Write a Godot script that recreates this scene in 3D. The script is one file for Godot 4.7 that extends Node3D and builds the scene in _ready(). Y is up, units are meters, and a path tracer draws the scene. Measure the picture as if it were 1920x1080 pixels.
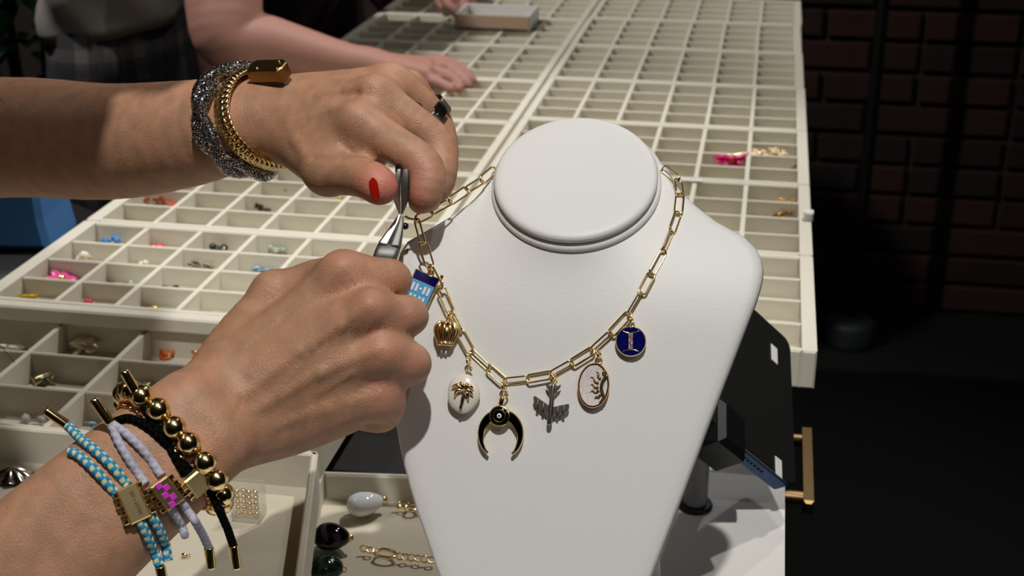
extends Node3D

# The lens: 2600 pixels of focal length on a 1920 x 1080 picture. The table runs along -z, y is up, metres.
const FOCAL := 2600.0
const EYE := Vector3(0, 1.397, 0)
const TRAY_TOP := 0.95
const COUNTER := 0.88
var eye_fw: Vector3
var eye_rt: Vector3
var eye_up: Vector3
var mats := {}

func _ready() -> void:
	# ---- camera
	var pitch := atan(1060.0 / FOCAL)
	var yaw := atan(516.0 / FOCAL * cos(pitch))
	var cam := Camera3D.new()
	cam.name = "camera"
	add_child(cam)
	cam.position = EYE
	cam.rotation = Vector3(-pitch, yaw, 0)
	var lens := CameraAttributesPhysical.new()
	lens.frustum_focal_length = 35.0 / (2.0 * 540.0 / FOCAL)
	lens.frustum_focus_distance = 0.745
	lens.exposure_aperture = 26.0
	lens.frustum_near = 0.02
	lens.frustum_far = 60.0
	cam.attributes = lens
	cam.fov = rad_to_deg(2.0 * atan(540.0 / FOCAL))
	eye_fw = -cam.basis.z
	eye_rt = cam.basis.x
	eye_up = cam.basis.y
	# ---- air, exposure
	var env := Environment.new()
	env.background_mode = Environment.BG_COLOR
	env.background_color = Color(0.02, 0.022, 0.028)
	env.tonemap_mode = Environment.TONE_MAPPER_LINEAR
	env.tonemap_exposure = 1.0
	env.sdfgi_enabled = true
	env.ssao_enabled = true
	env.ssil_enabled = true
	var we := WorldEnvironment.new()
	we.name = "world_environment"
	we.environment = env
	add_child(we)
	# ---- lamps: ceiling spots over the table, then unseen ones added for fill
	make_materials()
	spot(Vector3(0.06, 2.86, 0.06), Vector3(-0.19, 1.10, -0.70), 2.72, 15.5, 0.025, "nearest to the neck form")
	spot(Vector3(0.42, 2.86, -1.72), Vector3(-0.36, 0.95, -1.28), 2.2, 20.0, 0.03, "over the middle of the trays")
	spot(Vector3(0.35, 2.86, -3.1), Vector3(-0.25, 0.95, -2.1), 0.72, 36.0, 0.03, "over the far end of the trays")
	spot(Vector3(-1.5, 2.86, -0.3), Vector3(-0.3, 1.0, -0.7), 0.3, 40.0, 0.03, "added as fill left of the viewer")  # unseen lamp, added for fill and for highlights on the gold
	spot(Vector3(1.0, 2.86, 0.5), Vector3(-0.1, 1.0, -0.8), 0.35, 40.0, 0.03, "added as fill right of the viewer")  # added out of view as well, a weak fill from the other side
	spot(Vector3(1.3, 2.86, -2.3), Vector3(0.75, 0.5, -3.4), 0.17, 40.0, 0.03, "added to brighten the brick wall aisle")  # unseen lamp added to lift the dark bricks
	spot(Vector3(-1.5, 2.86, -1.35), Vector3(-1.05, 0.9, -2.2), 3.2, 44.0, 0.03, "added to brighten the shoppers")  # unseen lamp added to brighten the shoppers and the plant
	# ---- the place
	room()
	counter()
	trays()
	bust()
	necklace()
	counter_things()
	lady()
	bracelets()
	tools()
	charms()
	shoppers()

# a pixel of the photograph at a depth along the lens, and where its sight line meets a level
func P(x: float, y: float, z: float) -> Vector3:
	return EYE + (eye_fw + eye_rt * ((x - 960.0) / FOCAL) + eye_up * ((540.0 - y) / FOCAL)) * z

func PY(x: float, y: float, level: float) -> Vector3:
	var d := eye_fw + eye_rt * ((x - 960.0) / FOCAL) + eye_up * ((540.0 - y) / FOCAL)
	return EYE + d * ((level - EYE.y) / d.y)

func depth_of(p: Vector3) -> float:
	return (p - EYE).dot(eye_fw)

func px(p: Vector3) -> Vector2:
	var q := p - EYE
	var z := q.dot(eye_fw)
	return Vector2(960 + FOCAL * q.dot(eye_rt) / z, 540 - FOCAL * q.dot(eye_up) / z)

# ---------------------------------------------------------------- materials
func noise_map(freq: float, bump: float, size := 256, kind := FastNoiseLite.TYPE_SIMPLEX_SMOOTH, octaves := 3) -> NoiseTexture2D:
	var f := FastNoiseLite.new()
	f.noise_type = kind
	f.frequency = freq
	f.seed = 7
	f.fractal_octaves = octaves
	var t := NoiseTexture2D.new()
	t.width = size
	t.height = size
	t.seamless = true
	t.noise = f
	t.as_normal_map = true
	t.bump_strength = bump
	return t

func mat(key: String, c: Color, rough := 0.6, metal := 0.0) -> StandardMaterial3D:
	var m := StandardMaterial3D.new()
	m.resource_name = key
	m.albedo_color = c
	m.roughness = rough
	m.metallic = metal
	mats[key] = m
	return m

func grain(m: StandardMaterial3D, tex: Texture2D, scale: float, strength := 1.0) -> void:
	m.normal_enabled = true
	m.normal_texture = tex
	m.normal_scale = strength
	m.uv1_triplanar = true
	m.uv1_world_triplanar = true
	m.uv1_scale = Vector3.ONE * scale

func make_materials() -> void:
	var fine := noise_map(0.09, 5.0)
	var pebble := noise_map(0.07, 4.0, 256, FastNoiseLite.TYPE_CELLULAR, 1)
	var pores := noise_map(0.06, 5.0, 512, FastNoiseLite.TYPE_CELLULAR, 2)
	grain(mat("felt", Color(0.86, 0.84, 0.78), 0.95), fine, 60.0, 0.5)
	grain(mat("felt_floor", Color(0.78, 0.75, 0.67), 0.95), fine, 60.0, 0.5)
	grain(mat("suede", Color(0.80, 0.77, 0.71), 0.95), fine, 60.0, 0.6)
	grain(mat("bust", Color(0.89, 0.89, 0.88), 0.5), pebble, 45.0, 0.18)
	mat("gold", Color(1.0, 0.89, 0.65), 0.19, 1.0)
	mat("satin_gold", Color(0.94, 0.84, 0.62), 0.38, 1.0)
	mat("dull_gold", Color(0.58, 0.48, 0.31), 0.35, 1.0)
	mat("rose_gold", Color(0.93, 0.68, 0.48), 0.18, 1.0)
	mat("silver", Color(0.80, 0.79, 0.77), 0.2, 1.0)
	mat("steel", Color(0.76, 0.75, 0.73), 0.42, 1.0)
	mat("brushed_steel", Color(0.50, 0.50, 0.49), 0.55, 1.0)
	mat("dark_metal", Color(0.26, 0.26, 0.27), 0.28, 0.9)
	var sk := mat("skin", Color.WHITE, 0.52)
	sk.vertex_color_use_as_albedo = true
	grain(sk, pores, 34.0, 0.85)
	var bead := mat("painted", Color.WHITE, 0.35)
	bead.vertex_color_use_as_albedo = true
	var cord := mat("cord", Color.WHITE, 0.85)
	cord.vertex_color_use_as_albedo = true
	cord.metallic_specular = 0.2
	mat("black", Color(0.025, 0.025, 0.028), 0.5)
	mat("black_gloss", Color(0.13, 0.13, 0.127), 0.3)
	mat("white_paint", Color(0.86, 0.855, 0.84), 0.45)
	mat("paper", Color(0.9, 0.9, 0.89), 0.8)

# a lamp on the ceiling: a can, a glowing face and the light in front of it
func spot(at: Vector3, to: Vector3, power: float, angle: float, size: float, which: String) -> void:
	var d := (to - at).normalized()
	var o := thing("ceiling_spot_lamp", "black ceiling spot lamp with a glowing round face, %s" % which, "lamp", at)
	var xf := Transform3D(Basis(Quaternion(Vector3.UP, -d)), Vector3.ZERO)
	var can := M.new()
	can.lathe([Vector2(0.034, 0.005), Vector2(0.034, 0.11), Vector2(0.028, 0.12), Vector2(0.004, 0.12)], xf, 24)
	part("lamp_can", can, mats.black, o)
	var stem := M.new()
	stem.tube([xf * Vector3(0, 0.11, 0), Vector3(0, 3.0 - at.y, 0)], 0.008, 8)
	part("stem", stem, mats.black, o)
	var face := M.new()
	face.lathe([Vector2(0.003, 0.004), Vector2(0.03, 0.004), Vector2(0.03, 0.008), Vector2(0.003, 0.008)], xf, 24)
	var glow := StandardMaterial3D.new()
	glow.albedo_color = Color(0.9, 0.88, 0.82)
	glow.emission_enabled = true
	glow.emission = Color(1.0, 0.93, 0.82)
	glow.emission_energy_multiplier = 6.0
	part("lamp_face", face, glow, o)
	var l := SpotLight3D.new()
	l.name = "lamp_light"
	o.add_child(l)
	l.position = d * 0.006
	l.basis = Basis.looking_at(d, Vector3.FORWARD)
	l.light_color = Color(1.0, 0.985, 0.965)
	l.light_energy = power
	l.spot_angle = angle
	l.spot_angle_attenuation = 0.7
	l.spot_range = 9.0
	l.spot_attenuation = 2.0
	l.light_size = size
	l.shadow_enabled = true
# ---------------------------------------------------------------- geometry helpers
class M:
	var v := PackedVector3Array()
	var n := PackedVector3Array()
	var c := PackedColorArray()
	var ix := PackedInt32Array()
	var col := Color.WHITE
	# a shape with shared vertices and smooth normals; closed shapes are turned outward
	func smooth(p: PackedVector3Array, t: PackedInt32Array, turn := true, cols := PackedColorArray()) -> void:
		var vol := 0.0
		if turn:
			var o := p[0]
			for i in range(0, t.size(), 3):
				vol += (p[t[i]] - o).dot((p[t[i + 1]] - o).cross(p[t[i + 2]] - o))
		var nn := PackedVector3Array()
		nn.resize(p.size())
		var b := v.size()
		for i in range(0, t.size(), 3):
			var a0 := t[i]
			var a1 := t[i + 1]
			var a2 := t[i + 2]
			if vol > 0.0:
				a1 = t[i + 2]
				a2 = t[i + 1]
			var fn := (p[a2] - p[a0]).cross(p[a1] - p[a0])
			nn[a0] += fn
			nn[a1] += fn
			nn[a2] += fn
			ix.push_back(b + a0)
			ix.push_back(b + a1)
			ix.push_back(b + a2)
		for i in p.size():
			v.push_back(p[i])
			n.push_back(nn[i].normalized())
			c.push_back(cols[i] if cols.size() else col)
	func tri(a: Vector3, b: Vector3, d: Vector3, out: Vector3) -> void:
		var fn := (d - a).cross(b - a)
		var k := v.size()
		if fn.dot(out) < 0.0:
			fn = -fn
			v.append_array([a, d, b])
		else:
			v.append_array([a, b, d])
		fn = fn.normalized()
		n.append_array([fn, fn, fn])
		c.append_array([col, col, col])
		ix.append_array([k, k + 1, k + 2])
	func quad(a: Vector3, b: Vector3, d: Vector3, e: Vector3, out: Vector3) -> void:
		tri(a, b, d, out)
		tri(a, d, e, out)
	func grid(rows: Array, wrap: bool, turn := true, cap := true, cols := PackedColorArray()) -> void:
		var p := PackedVector3Array()
		var w: int = rows[0].size()
		for r in rows:
			p.append_array(r)
		var t := PackedInt32Array()
		for i in rows.size() - 1:
			for j in (w if wrap else w - 1):
				var j2 := (j + 1) % w
				t.append_array([i * w + j, i * w + j2, (i + 1) * w + j2, i * w + j, (i + 1) * w + j2, (i + 1) * w + j])
		if cap and wrap:
			for e in [0, rows.size() - 1]:
				var mid := Vector3.ZERO
				for q in rows[e]:
					mid += q
				p.push_back(mid / w)
				if cols.size():
					cols.push_back(cols[e * w])
				for j in w:
					var j2 := (j + 1) % w
					if e == 0:
						t.append_array([p.size() - 1, j2, j])
					else:
						t.append_array([p.size() - 1, e * w + j, e * w + j2])
		smooth(p, t, turn, cols)
	func tube(pts: Array, r, sides := 10, closed := false, shape = null, paint = null) -> void:
		var k := pts.size()
		var rows := []
		var cols := PackedColorArray()
		var up := Vector3.ZERO
		var along := 0.0
		for i in k:
			var a: Vector3 = pts[(i - 1 + k) % k] if closed or i > 0 else pts[0]
			var b: Vector3 = pts[(i + 1) % k] if closed or i < k - 1 else pts[k - 1]
			var t := (b - a).normalized()
			if i == 0:
				up = t.cross(Vector3(0.31, 0.9, 0.27)).normalized()
			else:
				along += (pts[i] - pts[i - 1]).length()
			up = (up - t * up.dot(t)).normalized()
			var s := t.cross(up)
			var rr: float = r[i] if r is Array or r is PackedFloat32Array else r
			var row := PackedVector3Array()
			for j in sides:
				var an := TAU * j / sides
				var q := rr
				if shape != null:
					q = rr * float(shape.call(along, an))
				row.push_back(pts[i] + (up * cos(an) + s * sin(an)) * q)
				if paint != null:
					cols.push_back(paint.call(along, an))
			rows.push_back(row)
		if closed:
			rows.push_back(rows[0])
			if cols.size():
				cols.append_array(cols.slice(0, sides))
		grid(rows, true, true, not closed, cols)
	func lathe(prof: Array, xf: Transform3D, seg := 32) -> void:
		var rows := []
		for q in prof:
			var row := PackedVector3Array()
			for j in seg:
				var an := TAU * j / seg
				row.push_back(xf * Vector3(q.x * cos(an), q.y, q.x * sin(an)))
			rows.push_back(row)
		grid(rows, true)
	func ball(at: Vector3, r: float, seg := 14) -> void:
		egg(Transform3D(Basis.from_scale(Vector3(r, r, r)), at), seg)
	func egg(xf: Transform3D, seg := 14) -> void:
		var prof := []
		for i in range(1, seg / 2 + 1):
			var a := -PI / 2 + PI * i / (seg / 2 + 1.0)
			prof.push_back(Vector2(cos(a), sin(a)))
		prof.push_front(Vector2(0.04, -1))
		prof.push_back(Vector2(0.04, 1))
		lathe(prof, xf, seg)
	# a flat outline (counted either way) given thickness along z of xf, its edges bevelled
	func prism(poly: PackedVector2Array, depth: float, xf: Transform3D, bevel := 0.0, round_sides := false) -> void:
		var k := poly.size()
		var area := 0.0
		for i in k:
			area += poly[i].cross(poly[(i + 1) % k])
		if area < 0.0:
			poly = poly.duplicate()
			poly.reverse()
		var ins := PackedVector2Array()
		for i in k:
			var a := (poly[i] - poly[(i - 1 + k) % k]).normalized()
			var b := (poly[(i + 1) % k] - poly[i]).normalized()
			var na := Vector2(-a.y, a.x)
			var nb := Vector2(-b.y, b.x)
			var m := na + nb
			var l := maxf(m.length_squared(), 0.5)
			ins.push_back(poly[i] + m * (2.0 * bevel / l))
		var levels := [[ins, -depth / 2], [poly, -depth / 2 + bevel], [poly, depth / 2 - bevel], [ins, depth / 2]] if bevel > 0.0 else [[poly, -depth / 2], [poly, depth / 2]]
		if round_sides:
			var rows := []
			for L in levels:
				var row := PackedVector3Array()
				for q in L[0]:
					row.push_back(xf * Vector3(q.x, q.y, L[1]))
				rows.push_back(row)
			# orientation from the outline: outward is right of the walk
			var p := PackedVector3Array()
			for r in rows:
				p.append_array(r)
			var t := PackedInt32Array()
			for i in rows.size() - 1:
				for j in k:
					var j2 := (j + 1) % k
					t.append_array([i * k + j, (i + 1) * k + j2, i * k + j2, i * k + j, (i + 1) * k + j, (i + 1) * k + j2])
			if xf.basis.determinant() < 0.0:
				t.reverse()
			smooth(p, t, false)
		else:
			for i in levels.size() - 1:
				for j in k:
					var j2 := (j + 1) % k
					var e: Vector2 = poly[j2] - poly[j]
					var o := xf.basis * Vector3(e.y, -e.x, 0)
					var A: Vector2 = levels[i][0][j]
					var B: Vector2 = levels[i][0][j2]
					var C: Vector2 = levels[i + 1][0][j2]
					var D: Vector2 = levels[i + 1][0][j]
					quad(xf * Vector3(A.x, A.y, levels[i][1]), xf * Vector3(B.x, B.y, levels[i][1]), xf * Vector3(C.x, C.y, levels[i + 1][1]), xf * Vector3(D.x, D.y, levels[i + 1][1]), o)
		for e in 2:
			var L = levels[0] if e == 0 else levels[levels.size() - 1]
			var tr := Geometry2D.triangulate_polygon(L[0])
			var o := xf.basis.z * (-1.0 if e == 0 else 1.0)
			for i in range(0, tr.size(), 3):
				var q: PackedVector2Array = L[0]
				tri(xf * Vector3(q[tr[i]].x, q[tr[i]].y, L[1]), xf * Vector3(q[tr[i + 1]].x, q[tr[i + 1]].y, L[1]), xf * Vector3(q[tr[i + 2]].x, q[tr[i + 2]].y, L[1]), o)
	func box(at: Vector3, size: Vector3, bevel := 0.0, basis := Basis()) -> void:
		var h := size / 2
		prism(PackedVector2Array([Vector2(-h.x, -h.y), Vector2(h.x, -h.y), Vector2(h.x, h.y), Vector2(-h.x, h.y)]), size.z, Transform3D(basis, at), bevel)
	func take(o: M, xf: Transform3D) -> void:
		var b := v.size()
		for i in o.v.size():
			v.push_back(xf * o.v[i])
			n.push_back((xf.basis * o.n[i]).normalized())
		c.append_array(o.c)
		for i in o.ix:
			ix.push_back(b + i)
	func mesh() -> ArrayMesh:
		var a := []
		a.resize(Mesh.ARRAY_MAX)
		a[Mesh.ARRAY_VERTEX] = v
		a[Mesh.ARRAY_NORMAL] = n
		a[Mesh.ARRAY_COLOR] = c
		a[Mesh.ARRAY_INDEX] = ix
		var m := ArrayMesh.new()
		m.add_surface_from_arrays(Mesh.PRIMITIVE_TRIANGLES, a)
		return m

# ---------------------------------------------------------------- naming
var used := {}
func numbered(called: String) -> String:
	var k: int = used.get(called, 0)
	used[called] = k + 1
	return called if k == 0 else "%s_%03d" % [called, k]

func tag(o: Node3D, label: String, category: String, group := "") -> void:
	o.set_meta("label", label)
	o.set_meta("category", category)
	if group != "":
		o.set_meta("group", group)

func thing(called: String, label: String, category: String, at := Vector3.ZERO, group := "") -> Node3D:
	var o := Node3D.new()
	o.name = numbered(called)
	add_child(o)
	o.position = at
	tag(o, label, category, group)
	return o

func part(called: String, m, mat: Material, parent: Node3D, at := Transform3D()) -> MeshInstance3D:
	var o := MeshInstance3D.new()
	o.name = called
	o.mesh = m.mesh() if m is M else m
	o.material_override = mat
	o.transform = at
	parent.add_child(o, true)
	return o

# a part whose shape was worked out in the scene's own axes
func wpart(called: String, m: M, mat: Material, parent: Node3D) -> MeshInstance3D:
	var inv := parent.transform.affine_inverse()
	for i in m.v.size():
		m.v[i] = inv * m.v[i]
		m.n[i] = (inv.basis * m.n[i]).normalized()
	return part(called, m, mat, parent)

func struct(called: String, m, mat: Material) -> MeshInstance3D:
	var o := part(called, m, mat, self)
	o.name = called
	o.set_meta("kind", "structure")
	return o

func smoothed(pts: Array, per := 6, closed := false) -> Array:
	var out := []
	var k := pts.size()
	for i in (k if closed else k - 1):
		var p0 = pts[(i - 1 + k) % k] if closed or i > 0 else pts[i] * 2 - pts[i + 1]
		var p1 = pts[i]
		var p2 = pts[(i + 1) % k]
		var p3 = pts[(i + 2) % k] if closed or i < k - 2 else pts[i + 1] * 2 - pts[i]
		for s in per:
			var t := float(s) / per
			out.push_back((p1 * 2.0 + (p2 - p0) * t + (p0 * 2.0 - p1 * 5.0 + p2 * 4.0 - p3) * t * t + (p1 * 3.0 - p0 - p2 * 3.0 + p3) * t * t * t) * 0.5)
	if not closed:
		out.push_back(pts[k - 1])
	return out

func ring_pts(at: Vector3, r: float, axis: Vector3, k := 20) -> Array:
	var a := axis.cross(Vector3(0.3, 0.8, 0.52)).normalized()
	var b := axis.normalized().cross(a)
	var out := []
	for i in k:
		out.push_back(at + (a * cos(TAU * i / k) + b * sin(TAU * i / k)) * r)
	return out

func frame(x: Vector3, z: Vector3, at: Vector3) -> Transform3D:  # x kept, z as near as can be
	x = x.normalized()
	var y := z.cross(x).normalized()
	return Transform3D(Basis(x, y, x.cross(y)), at)

func circle2(r: float, k := 28, ry := -1.0) -> PackedVector2Array:
	var p := PackedVector2Array()
	for i in k:
		p.push_back(Vector2(cos(TAU * i / k) * r, sin(TAU * i / k) * (r if ry < 0.0 else ry)))
	return p

# ---------------------------------------------------------------- soft bodies: tapered bones joined by a smooth minimum, meshed as surface nets
# groups: [[k, join, [[a, b, ra, rb], ...]], ...]; bumps: [a, b, width, height]
func body(m: M, groups: Array, bumps: Array, cell: float, paint: Callable, lo_cut := Vector3(-99, -99, -99), hi_cut := Vector3(99, 99, 99)) -> void:
	var lo := Vector3(9, 9, 9)
	var hi := -lo
	for g in groups:
		for b in g[2]:
			for e in 2:
				var q: Vector3 = b[e]
				var r: float = b[2 + e]
				lo = lo.min(q - Vector3(r, r, r))
				hi = hi.max(q + Vector3(r, r, r))
	lo -= Vector3.ONE * (cell * 3 + 0.004)
	hi += Vector3.ONE * (cell * 3 + 0.004)
	lo = lo.max(lo_cut)
	hi = hi.min(hi_cut)
	var nx := int((hi.x - lo.x) / cell) + 2
	var ny := int((hi.y - lo.y) / cell) + 2
	var nz := int((hi.z - lo.z) / cell) + 2
	var total := nx * ny * nz
	var F := PackedFloat32Array()
	F.resize(total)
	F.fill(0.05)
	for g in groups:
		var k: float = g[0]
		var join: float = g[1]
		var G := F
		if join >= 0.0:
			G = PackedFloat32Array()
			G.resize(total)
			G.fill(0.05)
		var glo := Vector3(99, 99, 99)
		var ghi := -glo
		for b in g[2]:
			var A: Vector3 = b[0]
			var B: Vector3 = b[1]
			var ra: float = b[2]
			var rb: float = b[3]
			var R := maxf(ra, rb) + k + cell * 2 + maxf(join, 0.0)
			var l := A.min(B) - Vector3(R, R, R)
			var h := A.max(B) + Vector3(R, R, R)
			glo = glo.min(l)
			ghi = ghi.max(h)
			var AB := B - A
			var inv := 1.0 / maxf(AB.length_squared(), 1e-12)
			var x0 := maxi(0, int((l.x - lo.x) / cell))
			var x1 := mini(nx - 1, int((h.x - lo.x) / cell) + 1)
			var y0 := maxi(0, int((l.y - lo.y) / cell))
			var y1 := mini(ny - 1, int((h.y - lo.y) / cell) + 1)
			var z0 := maxi(0, int((l.z - lo.z) / cell))
			var z1 := mini(nz - 1, int((h.z - lo.z) / cell) + 1)
			for z in range(z0, z1 + 1):
				for y in range(y0, y1 + 1):
					var at := (z * ny + y) * nx + x0
					var p := Vector3(lo.x + x0 * cell, lo.y + y * cell, lo.z + z * cell) - A
					for x in range(x0, x1 + 1):
						var t := clampf(p.dot(AB) * inv, 0.0, 1.0)
						var d := (p - AB * t).length() - ra - (rb - ra) * t
						var f := G[at]
						var hh := k - absf(f - d)
						if hh > 0.0:
							G[at] = minf(f, d) - hh * hh / k * 0.25
						elif d < f:
							G[at] = d
						at += 1
						p.x += cell
		if join >= 0.0:
			var x0 := maxi(0, int((glo.x - lo.x) / cell))
			var x1 := mini(nx - 1, int((ghi.x - lo.x) / cell) + 1)
			var y0 := maxi(0, int((glo.y - lo.y) / cell))
			var y1 := mini(ny - 1, int((ghi.y - lo.y) / cell) + 1)
			var z0 := maxi(0, int((glo.z - lo.z) / cell))
			var z1 := mini(nz - 1, int((ghi.z - lo.z) / cell) + 1)
			var kj := maxf(join, 1e-5)
			for z in range(z0, z1 + 1):
				for y in range(y0, y1 + 1):
					var at := (z * ny + y) * nx + x0
					for x in range(x0, x1 + 1):
						var d := G[at]
						var f := F[at]
						var hh := kj - absf(f - d)
						if hh > 0.0:
							F[at] = minf(f, d) - hh * hh / kj * 0.25
						elif d < f:
							F[at] = d
						at += 1
		else:
			F = G
	for b in bumps:
		var A: Vector3 = b[0]
		var AB: Vector3 = b[1] - A
		var w: float = b[2]
		var amp: float = b[3]
		var inv := 1.0 / maxf(AB.length_squared(), 1e-12)
		var R := Vector3.ONE * (w * 2.2)
		var l := A.min(b[1]) - R
		var h := A.max(b[1]) + R
		for z in range(maxi(0, int((l.z - lo.z) / cell)), mini(nz - 1, int((h.z - lo.z) / cell) + 1) + 1):
			for y in range(maxi(0, int((l.y - lo.y) / cell)), mini(ny - 1, int((h.y - lo.y) / cell) + 1) + 1):
				for x in range(maxi(0, int((l.x - lo.x) / cell)), mini(nx - 1, int((h.x - lo.x) / cell) + 1) + 1):
					var p := Vector3(lo.x + x * cell, lo.y + y * cell, lo.z + z * cell) - A
					var t := clampf(p.dot(AB) * inv, 0.0, 1.0)
					var d2 := (p - AB * t).length_squared() / (w * w)
					if d2 < 4.8:
						F[(z * ny + y) * nx + x] -= amp * exp(-d2)
	# the net
	var base := m.v.size()
	var made := PackedInt32Array()
	made.resize(total)
	made.fill(-1)
	var sy := nx
	var sz := nx * ny
	var count := 0
	for z in nz - 1:
		for y in ny - 1:
			var at := z * sz + y * sy
			for x in nx - 1:
				var f0 := F[at]
				if absf(f0) > cell * 2.5:
					at += 1
					continue
				var f1 := F[at + 1]
				var f2 := F[at + sy]
				var f3 := F[at + sy + 1]
				var f4 := F[at + sz]
				var f5 := F[at + sz + 1]
				var f6 := F[at + sz + sy]
				var f7 := F[at + sz + sy + 1]
				var neg := int(f0 < 0) + int(f1 < 0) + int(f2 < 0) + int(f3 < 0) + int(f4 < 0) + int(f5 < 0) + int(f6 < 0) + int(f7 < 0)
				if neg > 0 and neg < 8:
					var s := Vector3.ZERO
					var e := 0
					if (f0 < 0) != (f1 < 0):
						s += Vector3(f0 / (f0 - f1), 0, 0)
						e += 1
					if (f2 < 0) != (f3 < 0):
						s += Vector3(f2 / (f2 - f3), 1, 0)
						e += 1
					if (f4 < 0) != (f5 < 0):
						s += Vector3(f4 / (f4 - f5), 0, 1)
						e += 1
					if (f6 < 0) != (f7 < 0):
						s += Vector3(f6 / (f6 - f7), 1, 1)
						e += 1
					if (f0 < 0) != (f2 < 0):
						s += Vector3(0, f0 / (f0 - f2), 0)
						e += 1
					if (f1 < 0) != (f3 < 0):
						s += Vector3(1, f1 / (f1 - f3), 0)
						e += 1
					if (f4 < 0) != (f6 < 0):
						s += Vector3(0, f4 / (f4 - f6), 1)
						e += 1
					if (f5 < 0) != (f7 < 0):
						s += Vector3(1, f5 / (f5 - f7), 1)
						e += 1
					if (f0 < 0) != (f4 < 0):
						s += Vector3(0, 0, f0 / (f0 - f4))
						e += 1
					if (f1 < 0) != (f5 < 0):
						s += Vector3(1, 0, f1 / (f1 - f5))
						e += 1
					if (f2 < 0) != (f6 < 0):
						s += Vector3(0, 1, f2 / (f2 - f6))
						e += 1
					if (f3 < 0) != (f7 < 0):
						s += Vector3(1, 1, f3 / (f3 - f7))
						e += 1
					var q := lo + (Vector3(x, y, z) + s / e) * cell
					made[at] = count
					count += 1
					var nn := Vector3(f1 + f3 + f5 + f7 - f0 - f2 - f4 - f6, f2 + f3 + f6 + f7 - f0 - f1 - f4 - f5, f4 + f5 + f6 + f7 - f0 - f1 - f2 - f3).normalized()
					m.v.push_back(q)
					m.n.push_back(nn)
					m.c.push_back(paint.call(q, nn))
				at += 1
	for z in range(1, nz - 1):
		for y in range(1, ny - 1):
			var at := z * sz + y * sy + 1
			for x in range(1, nx - 1):
				var f0 := F[at]
				if absf(f0) < cell * 2.5:
					for ax in 3:
						var st: int = [1, sy, sz][ax]
						var f1 := F[at + st]
						if (f0 < 0) == (f1 < 0):
							continue
						var u: int = [sy, sz, 1][ax]
						var w2: int = [sz, 1, sy][ax]
						var a := made[at - u - w2]
						var b2 := made[at - w2]
						var c2 := made[at]
						var d2 := made[at - u]
						if a < 0 or b2 < 0 or c2 < 0 or d2 < 0:
							continue
						if f0 < 0:
							m.ix.append_array([base + a, base + c2, base + b2, base + a, base + d2, base + c2])
						else:
							m.ix.append_array([base + a, base + b2, base + c2, base + a, base + c2, base + d2])
				at += 1

# ---------------------------------------------------------------- the room
func slab(called: String, lo: Vector3, hi: Vector3, m: Material) -> MeshInstance3D:
	var g := M.new()
	g.box((lo + hi) / 2, hi - lo)
	return struct(called, g, m)

func room() -> void:
	var dark := mat("dark_wall", Color(0.055, 0.05, 0.048), 0.9)
	var fl := mat("dark_floor", Color(0.012, 0.014, 0.016), 0.7)
	slab("floor", Vector3(-3.2, -0.1, -3.7), Vector3(2.4, 0, 1.9), fl)
	slab("ceiling", Vector3(-3.2, 3.0, -3.7), Vector3(2.4, 3.1, 1.9), dark)
	slab("wall_left", Vector3(-3.3, 0, -3.7), Vector3(-3.2, 3.0, 1.9), dark)
	slab("wall_right", Vector3(2.4, 0, -3.7), Vector3(2.5, 3.0, 1.9), dark)
	slab("wall_front", Vector3(-3.3, 0, 1.9), Vector3(2.5, 3.0, 2.0), mat("front_wall", Color(0.30, 0.29, 0.28), 0.9))
	var back := slab("wall_back", Vector3(-3.3, 0, -3.8), Vector3(2.5, 3.0, -3.42), mat("mortar", Color(0.20, 0.175, 0.16), 0.95))
	# bricks: one of a few meshes each, proud of the mortar
	var rng := RandomNumberGenerator.new()
	rng.seed = 11
	var tones := []
	for k in 5:
		var bm := mat("brick_%d" % k, Color(0.20, 0.095, 0.07).lerp(Color(0.11, 0.065, 0.055), k / 4.0), 0.92)
		grain(bm, noise_map(0.05, 6.0), 9.0, 0.8)
		tones.push_back(bm)
	var shapes := []
	for k in 3:
		var g := M.new()
		g.box(Vector3.ZERO, Vector3([0.213, 0.103, 0.21][k], 0.064, 0.03), 0.004)
		shapes.push_back(g.mesh())
	for row in 13:
		var x := -0.42 + (0.112 if row % 2 else 0.0)
		while x < 1.15:
			var short := rng.randf() < 0.16
			var w := 0.1125 if short else 0.225
			var k := 1 if short else (0 if rng.randf() < 0.6 else 2)
			part("brick", shapes[k], tones[rng.randi() % 5], back, Transform3D(Basis(), Vector3(x + w / 2, 0.04 + row * 0.0765, -3.418 + rng.randf_range(-0.003, 0.003))))
			x += w
	# the dark pole on its round foot
	var o := thing("floor_stand", "slim black pole on a round foot in front of the dark brick wall", "stand", PY(1592, 640, 0.0))
	var g := M.new()
	g.lathe([Vector2(0.002, 0), Vector2(0.062, 0), Vector2(0.066, 0.008), Vector2(0.064, 0.05), Vector2(0.05, 0.062), Vector2(0.016, 0.068), Vector2(0.002, 0.068)], Transform3D(), 36)
	part("round_foot", g, mat("stand_foot", Color(0.16, 0.18, 0.20), 0.5), o)
	var p := M.new()
	p.tube([Vector3(0, 0.05, 0), Vector3(0, 0.5, 0), Vector3(0, 1.9, 0)], 0.014, 12)
	part("pole", p, mats.black, o)

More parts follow.
